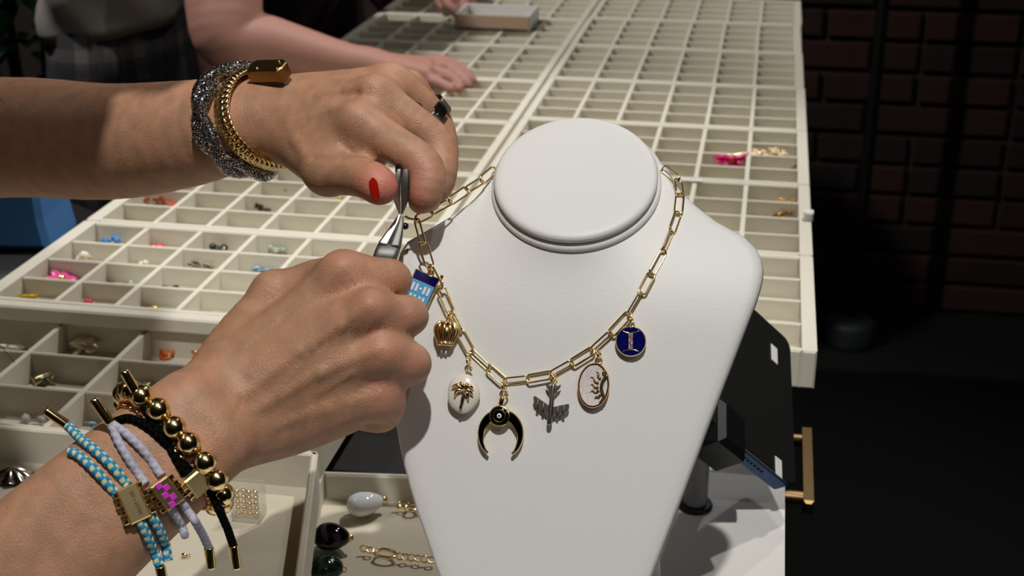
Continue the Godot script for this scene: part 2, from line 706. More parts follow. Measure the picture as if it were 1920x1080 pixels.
# ---------------------------------------------------------------- the counter that carries the trays
func counter() -> void:
	var o := thing("display_counter", "white counter under the cream tray grid, with brass pull on its right side", "counter", Vector3(-0.3, 0, -1.5))
	var top := M.new()
	top.box(Vector3(-0.29, COUNTER - 0.0125, -1.44), Vector3(0.653, 0.025, 2.12), 0.003)
	wpart("counter_top", top, mats.white_paint, o)
	var ext := M.new()
	ext.box(Vector3(-0.68, COUNTER - 0.0125, -0.68), Vector3(0.13, 0.025, 0.6), 0.003)
	wpart("counter_top", ext, mats.white_paint, o)
	var b := M.new()
	b.box(Vector3(-0.30, 0.4525, -1.45), Vector3(0.61, 0.805, 2.06), 0.004)
	wpart("cabinet_body", b, mat("cabinet", Color(0.10, 0.10, 0.105), 0.55), o)
	var pl := M.new()
	pl.box(Vector3(-0.295, (COUNTER + 0.918) / 2, -1.76), Vector3(0.56, 0.918 - COUNTER, 1.38), 0.002)
	wpart("riser", pl, mats.black, o)
	pl = M.new()
	pl.box(Vector3(-0.52, (COUNTER + 0.905) / 2, -0.77), Vector3(0.42, 0.905 - COUNTER, 0.39), 0.002)
	wpart("riser", pl, mats.black, o)
	for k in 3:
		var d := M.new()
		d.box(Vector3(0.008, 0.79 - k * 0.19, -1.05), Vector3(0.022, 0.15, 0.85), 0.004)
		var f := wpart("drawer", d, mats.cabinet, o)
		if k == 0:
			var h := M.new()
			var a := PY(1514, 782, 0.845)
			var e := PY(1519, 922, 0.845)
			a.x = (a.x + e.x) / 2
			e.x = a.x
			a.y = 0.83
			e.y = 0.83
			h.box((a + e) / 2, Vector3(0.008, 0.012, absf(a.z - e.z)), 0.002)
			for s in [0.12, 0.88]:
				var q: Vector3 = a.lerp(e, s)
				h.tube([q, Vector3(0.015, q.y, q.z)], 0.0055, 14)
			for i in h.v.size():
				h.v[i] -= o.position
			var hp := part("handle", h, mat("brass", Color(0.44, 0.36, 0.24), 0.4, 1.0), f)
			hp.set_meta("label", "brass bar pull")

# ---------------------------------------------------------------- compartment trays
func tray(label: String, group: String, lo: Vector3, hi: Vector3, rim_l: float, rim_r: float, rim_b: float, cols: Variant, rows: Array, m_wall: Material, m_floor: Material, called := "compartment_tray", deep := 0.0182) -> Node3D:
	# lo, hi: outer corners; rows: depths of the rows from the front as shares
	var o := thing(called, label, "tray", Vector3((lo.x + hi.x) / 2, lo.y, (lo.z + hi.z) / 2), group)
	var h := hi.y - lo.y
	var w := hi.x - lo.x
	var d := hi.z - lo.z
	var f := M.new()
	var fh := h - deep
	f.box(Vector3(0, fh / 2 + 0.0005, 0), Vector3(w - 0.004, fh - 0.001, d - 0.004))
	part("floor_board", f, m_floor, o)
	var r := M.new()
	r.box(Vector3(-w / 2 + rim_l / 2, h / 2, 0), Vector3(rim_l, h, d), 0.0016)
	r.box(Vector3(w / 2 - rim_r / 2, h / 2, 0), Vector3(rim_r, h, d), 0.0016)
	for s in [-1, 1]:
		r.box(Vector3((rim_l - rim_r) / 2, h / 2, s * (d / 2 - rim_b / 2)), Vector3(w - rim_l - rim_r, h, rim_b), 0.0016)
	part("rim", r, m_wall, o)
	var iw := w - rim_l - rim_r
	var id := d - 2 * rim_b
	var x0 := -w / 2 + rim_l
	var at_x := []
	if cols is Array:
		for q in cols:
			at_x.push_back(q - o.position.x)
	else:
		for k in range(1, cols):
			at_x.push_back(x0 + iw * k / cols)
	for q in at_x:
		var g := M.new()
		g.box(Vector3(0, h / 2 - 0.0014, 0), Vector3(0.0045, h - 0.0038, id), 0.0012)
		part("column_divider", g, m_wall, o, Transform3D(Basis(), Vector3(q, 0.002, 0)))
	var s := 0.0
	for k in rows.size() - 1:
		s += rows[k]
		var g := M.new()
		g.box(Vector3(0, h / 2 - 0.0018, 0), Vector3(iw, h - 0.0050, 0.0035), 0.001)
		part("row_divider", g, m_wall, o, Transform3D(Basis(), Vector3((rim_l - rim_r) / 2, 0.003, d / 2 - rim_b - id * s)))
	return o

var tray_front_left := -0.9645
var tray_front_right := -0.993
const PITCH := 0.2122
func trays() -> void:
	var even := [0.25, 0.25, 0.25, 0.25]
	var nth := ["nearest", "second", "third", "fourth", "fifth", "sixth", "farthest"]
	var lead: Node3D
	for k in 7:
		var zf := tray_front_left - PITCH * k
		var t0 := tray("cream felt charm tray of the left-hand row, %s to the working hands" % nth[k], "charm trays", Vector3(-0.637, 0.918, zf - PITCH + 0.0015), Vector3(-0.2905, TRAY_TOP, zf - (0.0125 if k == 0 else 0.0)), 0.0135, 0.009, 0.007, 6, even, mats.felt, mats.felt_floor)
		if k == 0:
			lead = t0
		zf = tray_front_right - PITCH * k * 0.995
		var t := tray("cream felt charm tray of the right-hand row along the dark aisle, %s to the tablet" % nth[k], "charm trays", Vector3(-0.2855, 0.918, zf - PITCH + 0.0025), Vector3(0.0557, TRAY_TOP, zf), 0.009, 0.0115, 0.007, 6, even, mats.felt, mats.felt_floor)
		if k > 2:
			t.position.x -= 0.001 * (k % 3)
	var lip := M.new()
	lip.box(Vector3(-0.46375, TRAY_TOP - 0.0066, tray_front_left - 0.00625), Vector3(0.3465, 0.0132, 0.0125), 0.0016)
	wpart("front_lip", lip, mats.felt, lead)
	# the tray with larger compartments, pushed against the charm trays, and the open ones before it
	tray("taupe felt tray with large compartments, set below the left-hand charm trays", "", Vector3(-0.733, 0.9055, -0.9755), Vector3(-0.2865, 0.936, -0.7945), 0.010, 0.008, 0.0045, [-0.7067, -0.6322, -0.5577, -0.4832, -0.4087, -0.3400], [0.335, 0.335, 0.33], mats.suede, mats.suede, "compartment_tray", 0.0245)
	var o := thing("open_tray", "open taupe felt tray without dividers under the braceleted wrist", "tray", Vector3(-0.5, 0.9055, -0.68))
	var foot := [Vector2(-0.733, -0.793), Vector2(-0.281, -0.797), Vector2(-0.224, -0.575), Vector2(-0.733, -0.575)]
	var fl := M.new()
	var poly := PackedVector2Array()
	for q in foot:
		poly.push_back(Vector2(q.x + 0.5, -(q.y + 0.68)))
	fl.prism(poly, 0.004, Transform3D(Basis(Vector3.RIGHT, -PI / 2), Vector3(0, 0.002, 0)))
	part("floor_board", fl, mats.felt_floor, o)
	for k in 4:
		var p: Vector2 = foot[k]
		var q: Vector2 = foot[(k + 1) % 4]
		var g := M.new()
		var along := Vector3(q.x - p.x, 0, q.y - p.y)
		var inn := Vector3(-along.z, 0, along.x).normalized() * 0.0025
		g.box(Vector3((p.x + q.x) / 2 + 0.5, 0.0152, (p.y + q.y) / 2 + 0.68) + inn, Vector3(along.length(), 0.0305, 0.0048), 0.0012, Basis(along.normalized(), Vector3.UP, along.normalized().cross(Vector3.UP)))
		part("side_wall", g, mats.suede, o)
	var sq := tray("small felt tray holding the stone drop pendants beside the neck form", "", Vector3(-0.286, COUNTER + 0.001, -0.843), Vector3(-0.13, 0.9045, -0.66), 0.005, 0.005, 0.005, 1, [1.0], mats.felt, mats.felt_floor, "small_tray", 0.0205)
	sq.rotation.y = deg_to_rad(6.6)
	sq.position += Vector3(0.004, 0, 0.008)
	# dark sheet between the trays and the small tray, added to stand in for shade
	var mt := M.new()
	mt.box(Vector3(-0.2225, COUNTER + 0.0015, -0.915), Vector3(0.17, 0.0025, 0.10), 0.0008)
	var mn := part("counter_shade_sheet", mt, mat("painted_shade", Color(0.17, 0.165, 0.165), 0.9), self)
	mn.name = numbered("counter_shade_sheet")
	tag(mn, "added dark sheet standing in for counter shade beside the small pendant tray", "mat")
	# paper tag on the right rim
	var g := M.new()
	g.box(PY(1516, 404, TRAY_TOP + 0.004) + Vector3(0, 0, 0), Vector3(0.009, 0.009, 0.012), 0.0015)
	var tg := part("paper_tag", g, mats.paper, self)
	tg.name = numbered("paper_tag")
	tag(tg, "small white paper tag clipped on the right rim of the tray grid", "tag")
	g = M.new()
	g.box(PY(1298, 338, TRAY_TOP + 0.0008), Vector3(0.022, 0.0012, 0.006), 0.0003)
	tg = part("paper_tag", g, mats.paper, self)
	tg.name = numbered("paper_tag")
	tag(tg, "narrow white paper tag lying on the tray rim right of the neck disc", "tag")
# ---------------------------------------------------------------- the neck form
var B_O: Vector3
var B_R := Vector3.RIGHT
var B_U: Vector3
var B_N: Vector3
var D_C: Vector3       # middle of the neck disc
var D_U: Vector3
var D_N: Vector3
const D_RX := 0.0461
var outline := []      # of the panel, in its own plane
const BULGE := 0.55

func bust_frame() -> void:
	var t := deg_to_rad(28.0)
	B_U = Vector3(0, cos(t), -sin(t))
	B_N = Vector3(0, sin(t), cos(t))
	B_O = P(1070, 600, 0.75)
	t = deg_to_rad(59.5)
	D_U = Vector3(0, cos(t), -sin(t))
	D_N = Vector3(0, sin(t), cos(t))
	var low := on_plane(1069, 447, 0.0075)
	D_C = low + D_U * D_RX
	D_C.x = on_plane(1075, 335, -0.01).x
	var pts := []
	for q in [[1243, 318], [1258, 347], [1292, 384], [1343, 424], [1392, 450], [1416, 478], [1423, 512], [1413, 556], [1398, 595], [1370, 668], [1330, 772], [1290, 880], [1250, 985], [1213, 1080], [1160, 1220], [1130, 1290], [1085, 1322], [965, 1322], [915, 1290], [880, 1210], [829, 1080], [799, 994], [782, 944], [760, 863], [746, 788], [740, 730], [738, 640], [742, 560], [749, 495], [768, 455], [828, 422], [884, 384], [915, 348], [935, 315], [975, 300], [1085, 285], [1205, 300]]:
		var p := on_plane(q[0], q[1], 0.0)
		for i in 6:
			p = on_plane(q[0], q[1], panel_n(uv_of(p)))
		pts.push_back(uv_of(p))
	outline = smoothed(pts, 4, true)

func on_plane(x: float, y: float, n: float) -> Vector3:
	var d := P(x, y, 1.0) - EYE
	return EYE + d * ((B_O + B_N * n - EYE).dot(B_N) / d.dot(B_N))

func uv_of(p: Vector3) -> Vector2:
	return Vector2((p - B_O).dot(B_R), (p - B_O).dot(B_U))

func panel_n(uv: Vector2) -> float:
	var v := maxf(0.0, uv.y + 0.005)
	return -BULGE * uv.x * uv.x - 3.5 * v * v

# height of the form's skin over the panel plane; the neck rises out of it
func rim_at(an: float) -> Vector3:
	return D_C - D_N * 0.0105 + (B_R * cos(an) + D_U * sin(an)) * (D_RX + 0.0012)

func skin_n(uv: Vector2) -> float:
	var foot := uv_of(D_C - D_N * 0.0105)
	var rel := uv - foot
	var best := atan2(rel.y / 0.84, rel.x)
	var rim := rim_at(best)
	var rim_uv := uv_of(rim)
	var s := (rel.length() - (rim_uv - foot).length())
	var base := panel_n(uv)
	var h := (rim - B_O).dot(B_N) - panel_n(rim_uv)
	return base + h * neck_fall(maxf(s, 0.0))

func neck_fall(s: float) -> float:
	var t := clampf(1.0 - s / 0.036, 0.0, 1.0)
	return t * t * t

# the point of the form's skin that a pixel of the photograph shows
func on_bust(x: float, y: float, lift := 0.0) -> Vector3:
	var n := 0.0
	for i in 6:
		n = lerpf(n, skin_n(uv_of(on_plane(x, y, n))), 0.8)
	return on_plane(x, y, n + lift)

func bust() -> void:
	bust_frame()
	var foot_at := B_O + B_U * -0.225
	foot_at.y = COUNTER
	var o := thing("necklace_form", "white leatherette neck form with oval top, wearing the gold charm necklace", "necklace display", foot_at)
	var W := 144
	var foot := uv_of(D_C - D_N * 0.0105)
	var rims := []
	var outs := []
	for j in W:
		var an := TAU * j / W
		var rim := rim_at(an)
		rims.push_back(rim)
		var ruv := uv_of(rim)
		var dir := (ruv - foot).normalized()
		var best := 0.0
		for i in outline.size():
			var hit = Geometry2D.segment_intersects_segment(foot, foot + dir * 0.6, outline[i], outline[(i + 1) % outline.size()])
			if hit != null:
				best = maxf(best, (hit - foot).length())
		var q := foot + dir * best
		if (q - foot).length() < (ruv - foot).length() + 0.001:
			q = ruv + dir * 0.001
		outs.push_back(q)
	var rows := []
	var steps := [0.0, 0.0012, 0.003, 0.005, 0.0075, 0.0105, 0.014, 0.018, 0.023, 0.029, 0.036, 0.044]
	for s in steps.size() + 15:
		var row := PackedVector3Array()
		for j in W:
			var a := uv_of(rims[j])
			var b: Vector2 = outs[j]
			var L := (b - a).length()
			var dist := 0.0
			if s < steps.size():
				dist = minf(steps[s], L * (0.2 + 0.3 * s / steps.size()) if L < 0.09 else steps[s])
			else:
				var d0 := minf(0.044, L * 0.5 if L < 0.09 else 0.044)
				dist = lerpf(d0, L, (s - steps.size() + 1) / 15.0)
			var uv: Vector2 = a + (b - a) * (dist / L)
			var h: float = (rims[j] - B_O).dot(B_N) - panel_n(a)
			var n: float = panel_n(uv) + h * neck_fall(dist * maxf(1.0, 0.036 / L))
			if s == steps.size() + 14:
				n -= 0.0006
			row.push_back(B_O + B_R * uv.x + B_U * uv.y + B_N * n)
		rows.push_back(row)
	for e in [[0.0018, -0.0022], [0.0026, -0.0052], [0.0020, -0.0085], [-0.001, -0.0105]]:
		var row := PackedVector3Array()
		for j in W:
			var b: Vector2 = outs[j]
			var t: Vector2 = (outs[(j + 1) % W] - outs[(j - 1 + W) % W]).normalized()
			var q: Vector2 = b + Vector2(t.y, -t.x) * e[0]
			row.push_back(B_O + B_R * q.x + B_U * q.y + B_N * (panel_n(b) + e[1]))
		rows.push_back(row)
	for s in [0.9, 0.6, 0.25]:
		var row := PackedVector3Array()
		for j in W:
			var q: Vector2 = foot + (outs[j] - foot) * s
			row.push_back(B_O + B_R * q.x + B_U * q.y + B_N * (panel_n(q) - 0.011))
		rows.push_back(row)
	var m := M.new()
	m.grid(rows, true)
	wpart("neck_body", m, mats.bust, o)
	# rolled lip and padded disc
	var xf := Transform3D(Basis(B_R, D_N, D_U * -1.0) if true else Basis(), D_C)
	var lip := M.new()
	lip.lathe([Vector2(0.002, -0.0125), Vector2(D_RX - 0.001, -0.0125), Vector2(D_RX + 0.0012, -0.011), Vector2(D_RX + 0.0019, -0.0092), Vector2(D_RX + 0.0016, -0.0072), Vector2(D_RX - 0.0004, -0.0062), Vector2(D_RX - 0.003, -0.006), Vector2(0.002, -0.006)], xf, 96)
	wpart("neck_lip", lip, mats.bust, o)
	var disc := M.new()
	disc.lathe([Vector2(0.002, -0.006), Vector2(D_RX - 0.0026, -0.006), Vector2(D_RX - 0.0006, -0.0049), Vector2(D_RX, -0.0032), Vector2(D_RX - 0.0005, -0.0015), Vector2(D_RX - 0.002, -0.0004), Vector2(D_RX - 0.005, 0.0001), Vector2(D_RX * 0.6, 0.0005), Vector2(0.012, 0.0006), Vector2(0.002, 0.0006)], xf, 96)
	wpart("neck_disc", disc, mats.bust, o)
	# the strut that props it from behind
	var leg := M.new()
	var hinge := B_O + B_U * 0.0 - B_N * 0.012 + B_R * 0.02
	var toe := Vector3(hinge.x, COUNTER + 0.003, hinge.z - 0.075)
	leg.prism(PackedVector2Array([Vector2(-0.03, 0), Vector2(0.03, 0), Vector2(0.02, 1), Vector2(-0.02, 1)]), 0.006, Transform3D(Basis(Vector3.RIGHT, hinge - toe, Vector3(0, 0, 1)), toe))
	wpart("rear_strut", leg, mats.bust, o)
# ---------------------------------------------------------------- the woman at the left: only her forearms and hands reach into view
var right_bones := []     # the lower, near hand
var left_bones := []      # the upper hand
var skin_spots := []
var mottle := FastNoiseLite.new()

# a chain of bones through [pixel x, pixel y, depth, radius in mm], its bends rounded
const HAND_R := 1.135
const HAND_L := 1.115
var hand := HAND_R
func chain(out: Array, joints: Array) -> void:
	var k := joints.map(func(q): return Vector4(q[0], q[1], q[2], q[3]))
	var s := smoothed(k, 4)
	for i in s.size() - 1:
		out.push_back([P(s[i].x, s[i].y, s[i].z * hand), P(s[i + 1].x, s[i + 1].y, s[i + 1].z * hand), s[i].w * 0.001 * hand, s[i + 1].w * 0.001 * hand])

func mass(groups: Array, joints: Array, join := 0.010) -> void:
	groups.push_back([0.0002, -1.0 if groups.is_empty() else join, bones(joints)])

func bones(joints: Array) -> Array:
	var out := []
	chain(out, joints)
	return out

# where the sight line of a pixel first meets a set of bones
func touch(groups: Array, x: float, y: float, lift := 0.0, grow := 0.0) -> Vector3:
	var d := (P(x, y, 1.0) - EYE)
	var l := d.length()
	d /= l
	var t := 0.45
	var near := 9.0
	var near_t := t
	for i in 90:
		var p := EYE + d * t
		var f := 9.0
		for g in groups:
			for b in g[2]:
				var AB: Vector3 = b[1] - b[0]
				var s := clampf((p - b[0]).dot(AB) / maxf(AB.length_squared(), 1e-12), 0.0, 1.0)
				f = minf(f, (p - b[0] - AB * s).length() - lerpf(b[2], b[3], s))
		f -= grow
		if f < near:
			near = f
			near_t = t
		if f < 0.0002 or t > 1.5:
			break
		t += f
	return EYE + d * (near_t - lift)

func ridge(out: Array, groups: Array, pts: Array, width: float, height: float) -> void:
	for i in pts.size() - 1:
		out.push_back([touch(groups, pts[i][0], pts[i][1]), touch(groups, pts[i + 1][0], pts[i + 1][1]), width * 0.001, height * 0.001])

func skin_paint(q: Vector3, _n: Vector3) -> Color:
	var w := mottle.get_noise_3d(q.x * 1000.0, q.y * 1000.0, q.z * 1000.0)
	var c := Color(0.405, 0.222, 0.130).lerp(Color(0.50, 0.258, 0.155), clampf(0.5 + w * 1.5, 0.0, 1.0))
	for s in skin_spots:
		var d: float = q.distance_squared_to(s[0]) / (s[1] * s[1])
		if d < 4.0:
			c = c.lerp(s[2], exp(-d * 1.2) * s[3])
	return c

func nail(groups: Array, x: float, y: float, along: Vector2, wide: float, long: float, m: Material, parent: Node3D, dive := 0.0006) -> void:
	var c := touch(groups, x, y)
	var e := touch(groups, x + along.x, y + along.y)
	var s := touch(groups, x - along.y, y + along.x)
	var X := (e - c).normalized()
	var Z := X.cross(s - c).normalized()
	if Z.dot(EYE - c) < 0.0:
		Z = -Z
	var Y := Z.cross(X)
	var g := M.new()
	var rows := []
	for i in 9:
		var u := -1.0 + 2.0 * i / 8.0
		var row := PackedVector3Array()
		for j in 9:
			var v := -1.0 + 2.0 * j / 8.0
			var w := wide * sqrt(maxf(0.0, 1.0 - pow(absf(u), 4.0))) * 0.5 + 0.0002
			row.push_back(c + X * (u * long / 2) + Y * (v * w) + Z * (0.0011 - dive - v * v * w * w * 60.0 - u * u * 0.0006))
		rows.push_back(row)
	for i in range(8, -1, -1):
		var row := PackedVector3Array()
		for q in rows[i]:
			row.push_back(q - Z * 0.0011)
		rows.push_back(row)
	rows.push_back(rows[0])
	g.grid(rows, false)
	wpart("fingernail", g, m, parent)

func lady() -> void:
	mottle.frequency = 0.08
	mottle.fractal_octaves = 4
	var torso_at := Vector3(-0.93, 0.0, -0.62)
	var o := thing("person", "tanned woman with gold bracelets reaching in from the left, pliers in both hands", "person", torso_at)
	# ---- the lower hand (her right), back of the hand to the viewer, fist closed round the pliers
	var palm := []
	# forearm, a little flat: two lines of bones side by side
	for s in [-1.0, 1.0]:
		mass(palm, [[-420 + s * 40, 1500 + s * 40, 0.60, 27], [-60 + s * 30, 1190 + s * 40, 0.602, 24], [130 + s * 27, 1010 + s * 32, 0.608, 22.5], [300 + s * 25, 862 + s * 28, 0.618, 20], [380 + s * 24, 795 + s * 27, 0.625, 18.5]])
	mass(palm, [[372, 778, 0.634, 14.5], [450, 690, 0.646, 14], [560, 590, 0.648, 11], [646, 512, 0.643, 9.4]])
	mass(palm, [[372, 795, 0.632, 14.5], [470, 715, 0.640, 14], [600, 630, 0.635, 11], [694, 578, 0.629, 9.6]])
	mass(palm, [[374, 808, 0.634, 14.5], [480, 748, 0.640, 14], [620, 690, 0.635, 11], [716, 660, 0.631, 9.2]])
	mass(palm, [[378, 818, 0.636, 14.5], [490, 785, 0.645, 14.5], [620, 762, 0.643, 12.5], [712, 745, 0.640, 9.0]])
	mass(palm, [[470, 702, 0.650, 12], [590, 610, 0.647, 9.5], [672, 552, 0.648, 8.0]], 0.012)
	mass(palm, [[480, 735, 0.648, 12], [600, 665, 0.642, 10], [702, 628, 0.640, 8.2]], 0.012)
	mass(palm, [[480, 768, 0.648, 13], [600, 728, 0.645, 11], [706, 712, 0.643, 8.6]], 0.012)
	mass(palm, [[430, 815, 0.640, 16], [540, 792, 0.650, 15.5], [640, 765, 0.655, 13]])
	mass(palm, [[440, 760, 0.655, 16], [560, 680, 0.665, 16], [660, 640, 0.662, 13]])       # the hollow of the hand filled
	mass(palm, [[395, 745, 0.640, 16], [440, 650, 0.656, 13], [508, 548, 0.664, 8.3]])      # thumb's root
	mass(palm, [[520, 545, 0.664, 8], [590, 520, 0.660, 8.5], [640, 512, 0.650, 8]])         # web
	var f1 := bones([[640, 516, 0.644, 9.5], [700, 518, 0.648, 9.0], [738, 524, 0.655, 8.7], [716, 560, 0.672, 7.8], [668, 575, 0.682, 7.0]])
	var f2 := bones([[690, 586, 0.631, 9.4], [735, 590, 0.637, 9.1], [767, 593, 0.645, 9.2], [728, 618, 0.668, 8.0], [690, 622, 0.676, 7.2]])
	var f3 := bones([[712, 664, 0.633, 9.2], [748, 674, 0.637, 8.9], [772, 683, 0.645, 9.0], [734, 702, 0.668, 7.8], [690, 694, 0.677, 7.2]])
	var f4 := bones([[708, 748, 0.641, 8.6], [726, 763, 0.648, 8.0], [714, 782, 0.660, 7.2], [672, 780, 0.672, 6.6]])
	var th := bones([[508, 548, 0.664, 8.3], [600, 535, 0.690, 8.3], [672, 540, 0.702, 7.8], [705, 538, 0.704, 6.5]])
	mass(palm, [[664, 522, 0.652, 8.0], [708, 590, 0.641, 8.0], [728, 664, 0.641, 7.6], [722, 742, 0.648, 7.0]], 0.008)
	right_bones = palm + [[0.0004, 0.007, f1], [0.0004, 0.006, f2], [0.0015, 0.006, f3], [0.0015, 0.006, f4], [0.0015, 0.006, th]]
	var b := []
	ridge(b, right_bones, [[470, 700], [560, 590], [640, 500]], 3.2, 0.9)
	ridge(b, right_bones, [[450, 745], [560, 660], [640, 610], [690, 572]], 2.8, 1.5)
	ridge(b, right_bones, [[480, 770], [600, 700], [705, 655]], 2.8, 1.4)
	ridge(b, right_bones, [[520, 795], [620, 765], [705, 740]], 3.0, 1.1)
	for q in [[640, 490, 9.0, 1.2], [698, 566, 8.0, 1.8], [722, 652, 7.5, 1.5], [728, 722, 7.0, 1.0]]:
		ridge(b, right_bones, [[q[0], q[1]], [q[0] + 4, q[1] + 2]], q[2], q[3])
		skin_spots.push_back([touch(right_bones, q[0], q[1]), 0.012, Color(0.58, 0.26, 0.17), 0.55])
	for q in [[[672, 545], [640, 570]], [[704, 615], [672, 640]], [[718, 705], [690, 722]]]:
		ridge(b, right_bones, q, 5.0, -0.8)
	for q in [[[455, 655], [520, 600], [575, 560]], [[520, 735], [560, 690], [585, 650], [640, 590]], [[500, 810], [580, 770], [640, 745]], [[660, 700], [600, 735]]]:
		ridge(b, right_bones, q, 1.7, 1.0)
	for k in 3:
		ridge(b, right_bones, [[752 + k * 5, 568 + k * 2], [757 + k * 6, 580], [755 + k * 6, 600]], 0.9, -0.28)
		ridge(b, right_bones, [[726 + k * 6, 496], [730 + k * 6, 512], [730 + k * 6, 530]], 0.9, -0.25)
		ridge(b, right_bones, [[759 + k * 6, 660], [763 + k * 6, 675], [760 + k * 6, 695]], 0.9, -0.28)
	for k in 4:
		ridge(b, right_bones, [[425 + k * 16, 812 - k * 8], [455 + k * 16, 850 - k * 8]], 1.2, -0.25)
	for q in [[745, 515], [775, 590], [778, 680], [735, 770]]:
		skin_spots.push_back([touch(right_bones, q[0], q[1]), 0.010, Color(0.55, 0.245, 0.165), 0.5])
	for q in [[470, 640], [520, 600], [600, 575], [560, 640]]:
		skin_spots.push_back([touch(right_bones, q[0], q[1]), 0.012, Color(0.47, 0.27, 0.16), 0.4])
	var m := M.new()
	body(m, right_bones, b, 0.0018, skin_paint, P(-250, 900, 0.70) - Vector3(0.02, 0.4, 0.3))
	hand = HAND_L
	# ---- the upper hand (her left), palm down, thumb to the viewer
	palm = []
	mass(palm, [[-330, 285, 0.885, 39], [0, 258, 0.832, 36], [200, 266, 0.79, 33], [330, 254, 0.758, 29.5], [420, 238, 0.742, 26], [490, 226, 0.735, 22.5], [545, 222, 0.732, 21]])
	mass(palm, [[530, 240, 0.733, 16], [600, 240, 0.712, 14], [676, 228, 0.690, 9.8]])
	mass(palm, [[535, 225, 0.735, 16], [610, 202, 0.718, 13.5], [704, 178, 0.699, 9.6]])
	mass(palm, [[540, 215, 0.737, 16], [620, 182, 0.726, 13], [728, 152, 0.716, 8.8]])
	mass(palm, [[545, 210, 0.739, 15], [650, 178, 0.737, 12], [766, 164, 0.734, 8.4]])
	mass(palm, [[560, 262, 0.722, 15], [598, 300, 0.704, 13.2], [616, 323, 0.694, 11.2]])
	mass(palm, [[590, 268, 0.715, 13], [640, 282, 0.698, 12], [690, 290, 0.692, 10]])
	mass(palm, [[600, 250, 0.735, 15], [690, 250, 0.730, 14], [750, 250, 0.735, 11]])
	f1 = bones([[672, 228, 0.690, 9.6], [735, 268, 0.683, 9.4], [796, 312, 0.678, 9.2], [799, 362, 0.676, 8.2], [789, 377, 0.682, 6.4]])
	f2 = bones([[702, 178, 0.699, 9.4], [765, 222, 0.699, 9.0], [820, 274, 0.701, 9.3], [822, 338, 0.696, 8.6], [800, 372, 0.703, 7.4]])
	f3 = bones([[726, 152, 0.716, 8.8], [775, 184, 0.722, 8.4], [818, 232, 0.732, 8.6], [830, 300, 0.728, 8.0], [812, 350, 0.725, 7.0]])
	f4 = bones([[764, 164, 0.734, 8.2], [800, 200, 0.745, 7.6], [826, 250, 0.752, 7.6], [824, 310, 0.745, 6.8]])
	th = bones([[612, 322, 0.694, 11.2], [645, 328, 0.684, 9.6], [678, 332, 0.675, 9.4], [702, 342, 0.669, 9.1], [713, 351, 0.667, 8.5]])
	mass(palm, [[688, 238, 0.693, 8.2], [720, 190, 0.703, 8.0], [746, 164, 0.72, 7.6], [772, 170, 0.738, 6.6]], 0.008)
	left_bones = palm + [[0.0004, 0.007, f1], [0.0004, 0.006, f2], [0.0015, 0.005, f3], [0.0015, 0.005, f4], [0.0015, 0.006, th]]
	b = []
	for q in [[667, 212, 8.0, 1.9], [700, 156, 7.5, 1.9], [727, 131, 7.0, 1.2], [765, 142, 6.0, 0.8]]:
		ridge(b, left_bones, [[q[0], q[1]], [q[0] + 4, q[1] + 3]], q[2], q[3])
		skin_spots.push_back([touch(left_bones, q[0], q[1]), 0.010, Color(0.60, 0.31, 0.20), 0.5])
	ridge(b, left_bones, [[585, 215], [625, 205], [662, 205]], 3.0, 1.0)
	ridge(b, left_bones, [[600, 180], [650, 165], [695, 155]], 2.8, 1.2)
	ridge(b, left_bones, [[545, 235], [556, 262], [570, 290]], 3.5, 1.2)
	ridge(b, left_bones, [[640, 268], [655, 285], [680, 296]], 2.2, -0.8)
	ridge(b, left_bones, [[590, 298], [640, 298], [690, 300], [735, 312]], 2.0, -1.2)
	ridge(b, left_bones, [[650, 185], [672, 178], [690, 182]], 4.0, -1.0)
	for k in 3:
		ridge(b, left_bones, [[655 + k * 9, 316], [652 + k * 9, 336], [658 + k * 9, 352]], 0.9, -0.3)
		ridge(b, left_bones, [[784 + k * 6, 290 + k * 6], [800 + k * 5, 284 + k * 8]], 0.9, -0.3)
		ridge(b, left_bones, [[815 + k * 6, 246 + k * 7], [832 + k * 4, 250 + k * 7]], 0.9, -0.28)
	skin_spots.push_back([P(724, 352, 0.662 * HAND_L), 0.016, Color(0.66, 0.20, 0.15), 0.95])
	skin_spots.push_back([P(775, 388, 0.672 * HAND_L), 0.009, Color(0.62, 0.24, 0.17), 0.7])
	skin_spots.push_back([touch(left_bones, 792, 312), 0.010, Color(0.60, 0.29, 0.20), 0.6])
	skin_spots.push_back([touch(left_bones, 822, 268), 0.010, Color(0.60, 0.30, 0.20), 0.5])
	skin_spots.push_back([touch(left_bones, 702, 254), 0.0013, Color(0.32, 0.10, 0.07), 0.9])
	skin_spots.push_back([touch(left_bones, 704, 341), 0.010, Color(0.60, 0.24, 0.17), 0.5])
	body(m, left_bones, b, 0.0018, skin_paint, P(-200, 300, 0.95) - Vector3(0.03, 0.3, 0.15))
	# ---- head, neck and upper arms, beyond the left edge of the frame
	var sh_r := Vector3(-0.62, 1.32, -0.44)
	var sh_l := Vector3(-0.66, 1.32, -0.80)
	var el_r := P(-420, 1500, 0.60 * HAND_R)
	var el_l := P(-330, 285, 0.885 * HAND_L)
	var hd := Vector3(-0.385, 1.53, -0.615)
	var rest := [[el_r, sh_r, 0.036, 0.047], [el_l, sh_l, 0.036, 0.047], [Vector3(-0.60, 1.35, -0.61), hd + Vector3(-0.03, -0.06, 0), 0.055, 0.05], [hd + Vector3(-0.02, 0.03, 0), hd + Vector3(0.0, 0.02, 0), 0.088, 0.085], [hd + Vector3(0.025, -0.05, 0), hd + Vector3(0.035, -0.075, 0), 0.058, 0.04], [hd + Vector3(0.088, 0.0, 0), hd + Vector3(0.108, -0.028, 0), 0.008, 0.013]]
	var hip := Vector3(-0.93, 0.88, -0.62)
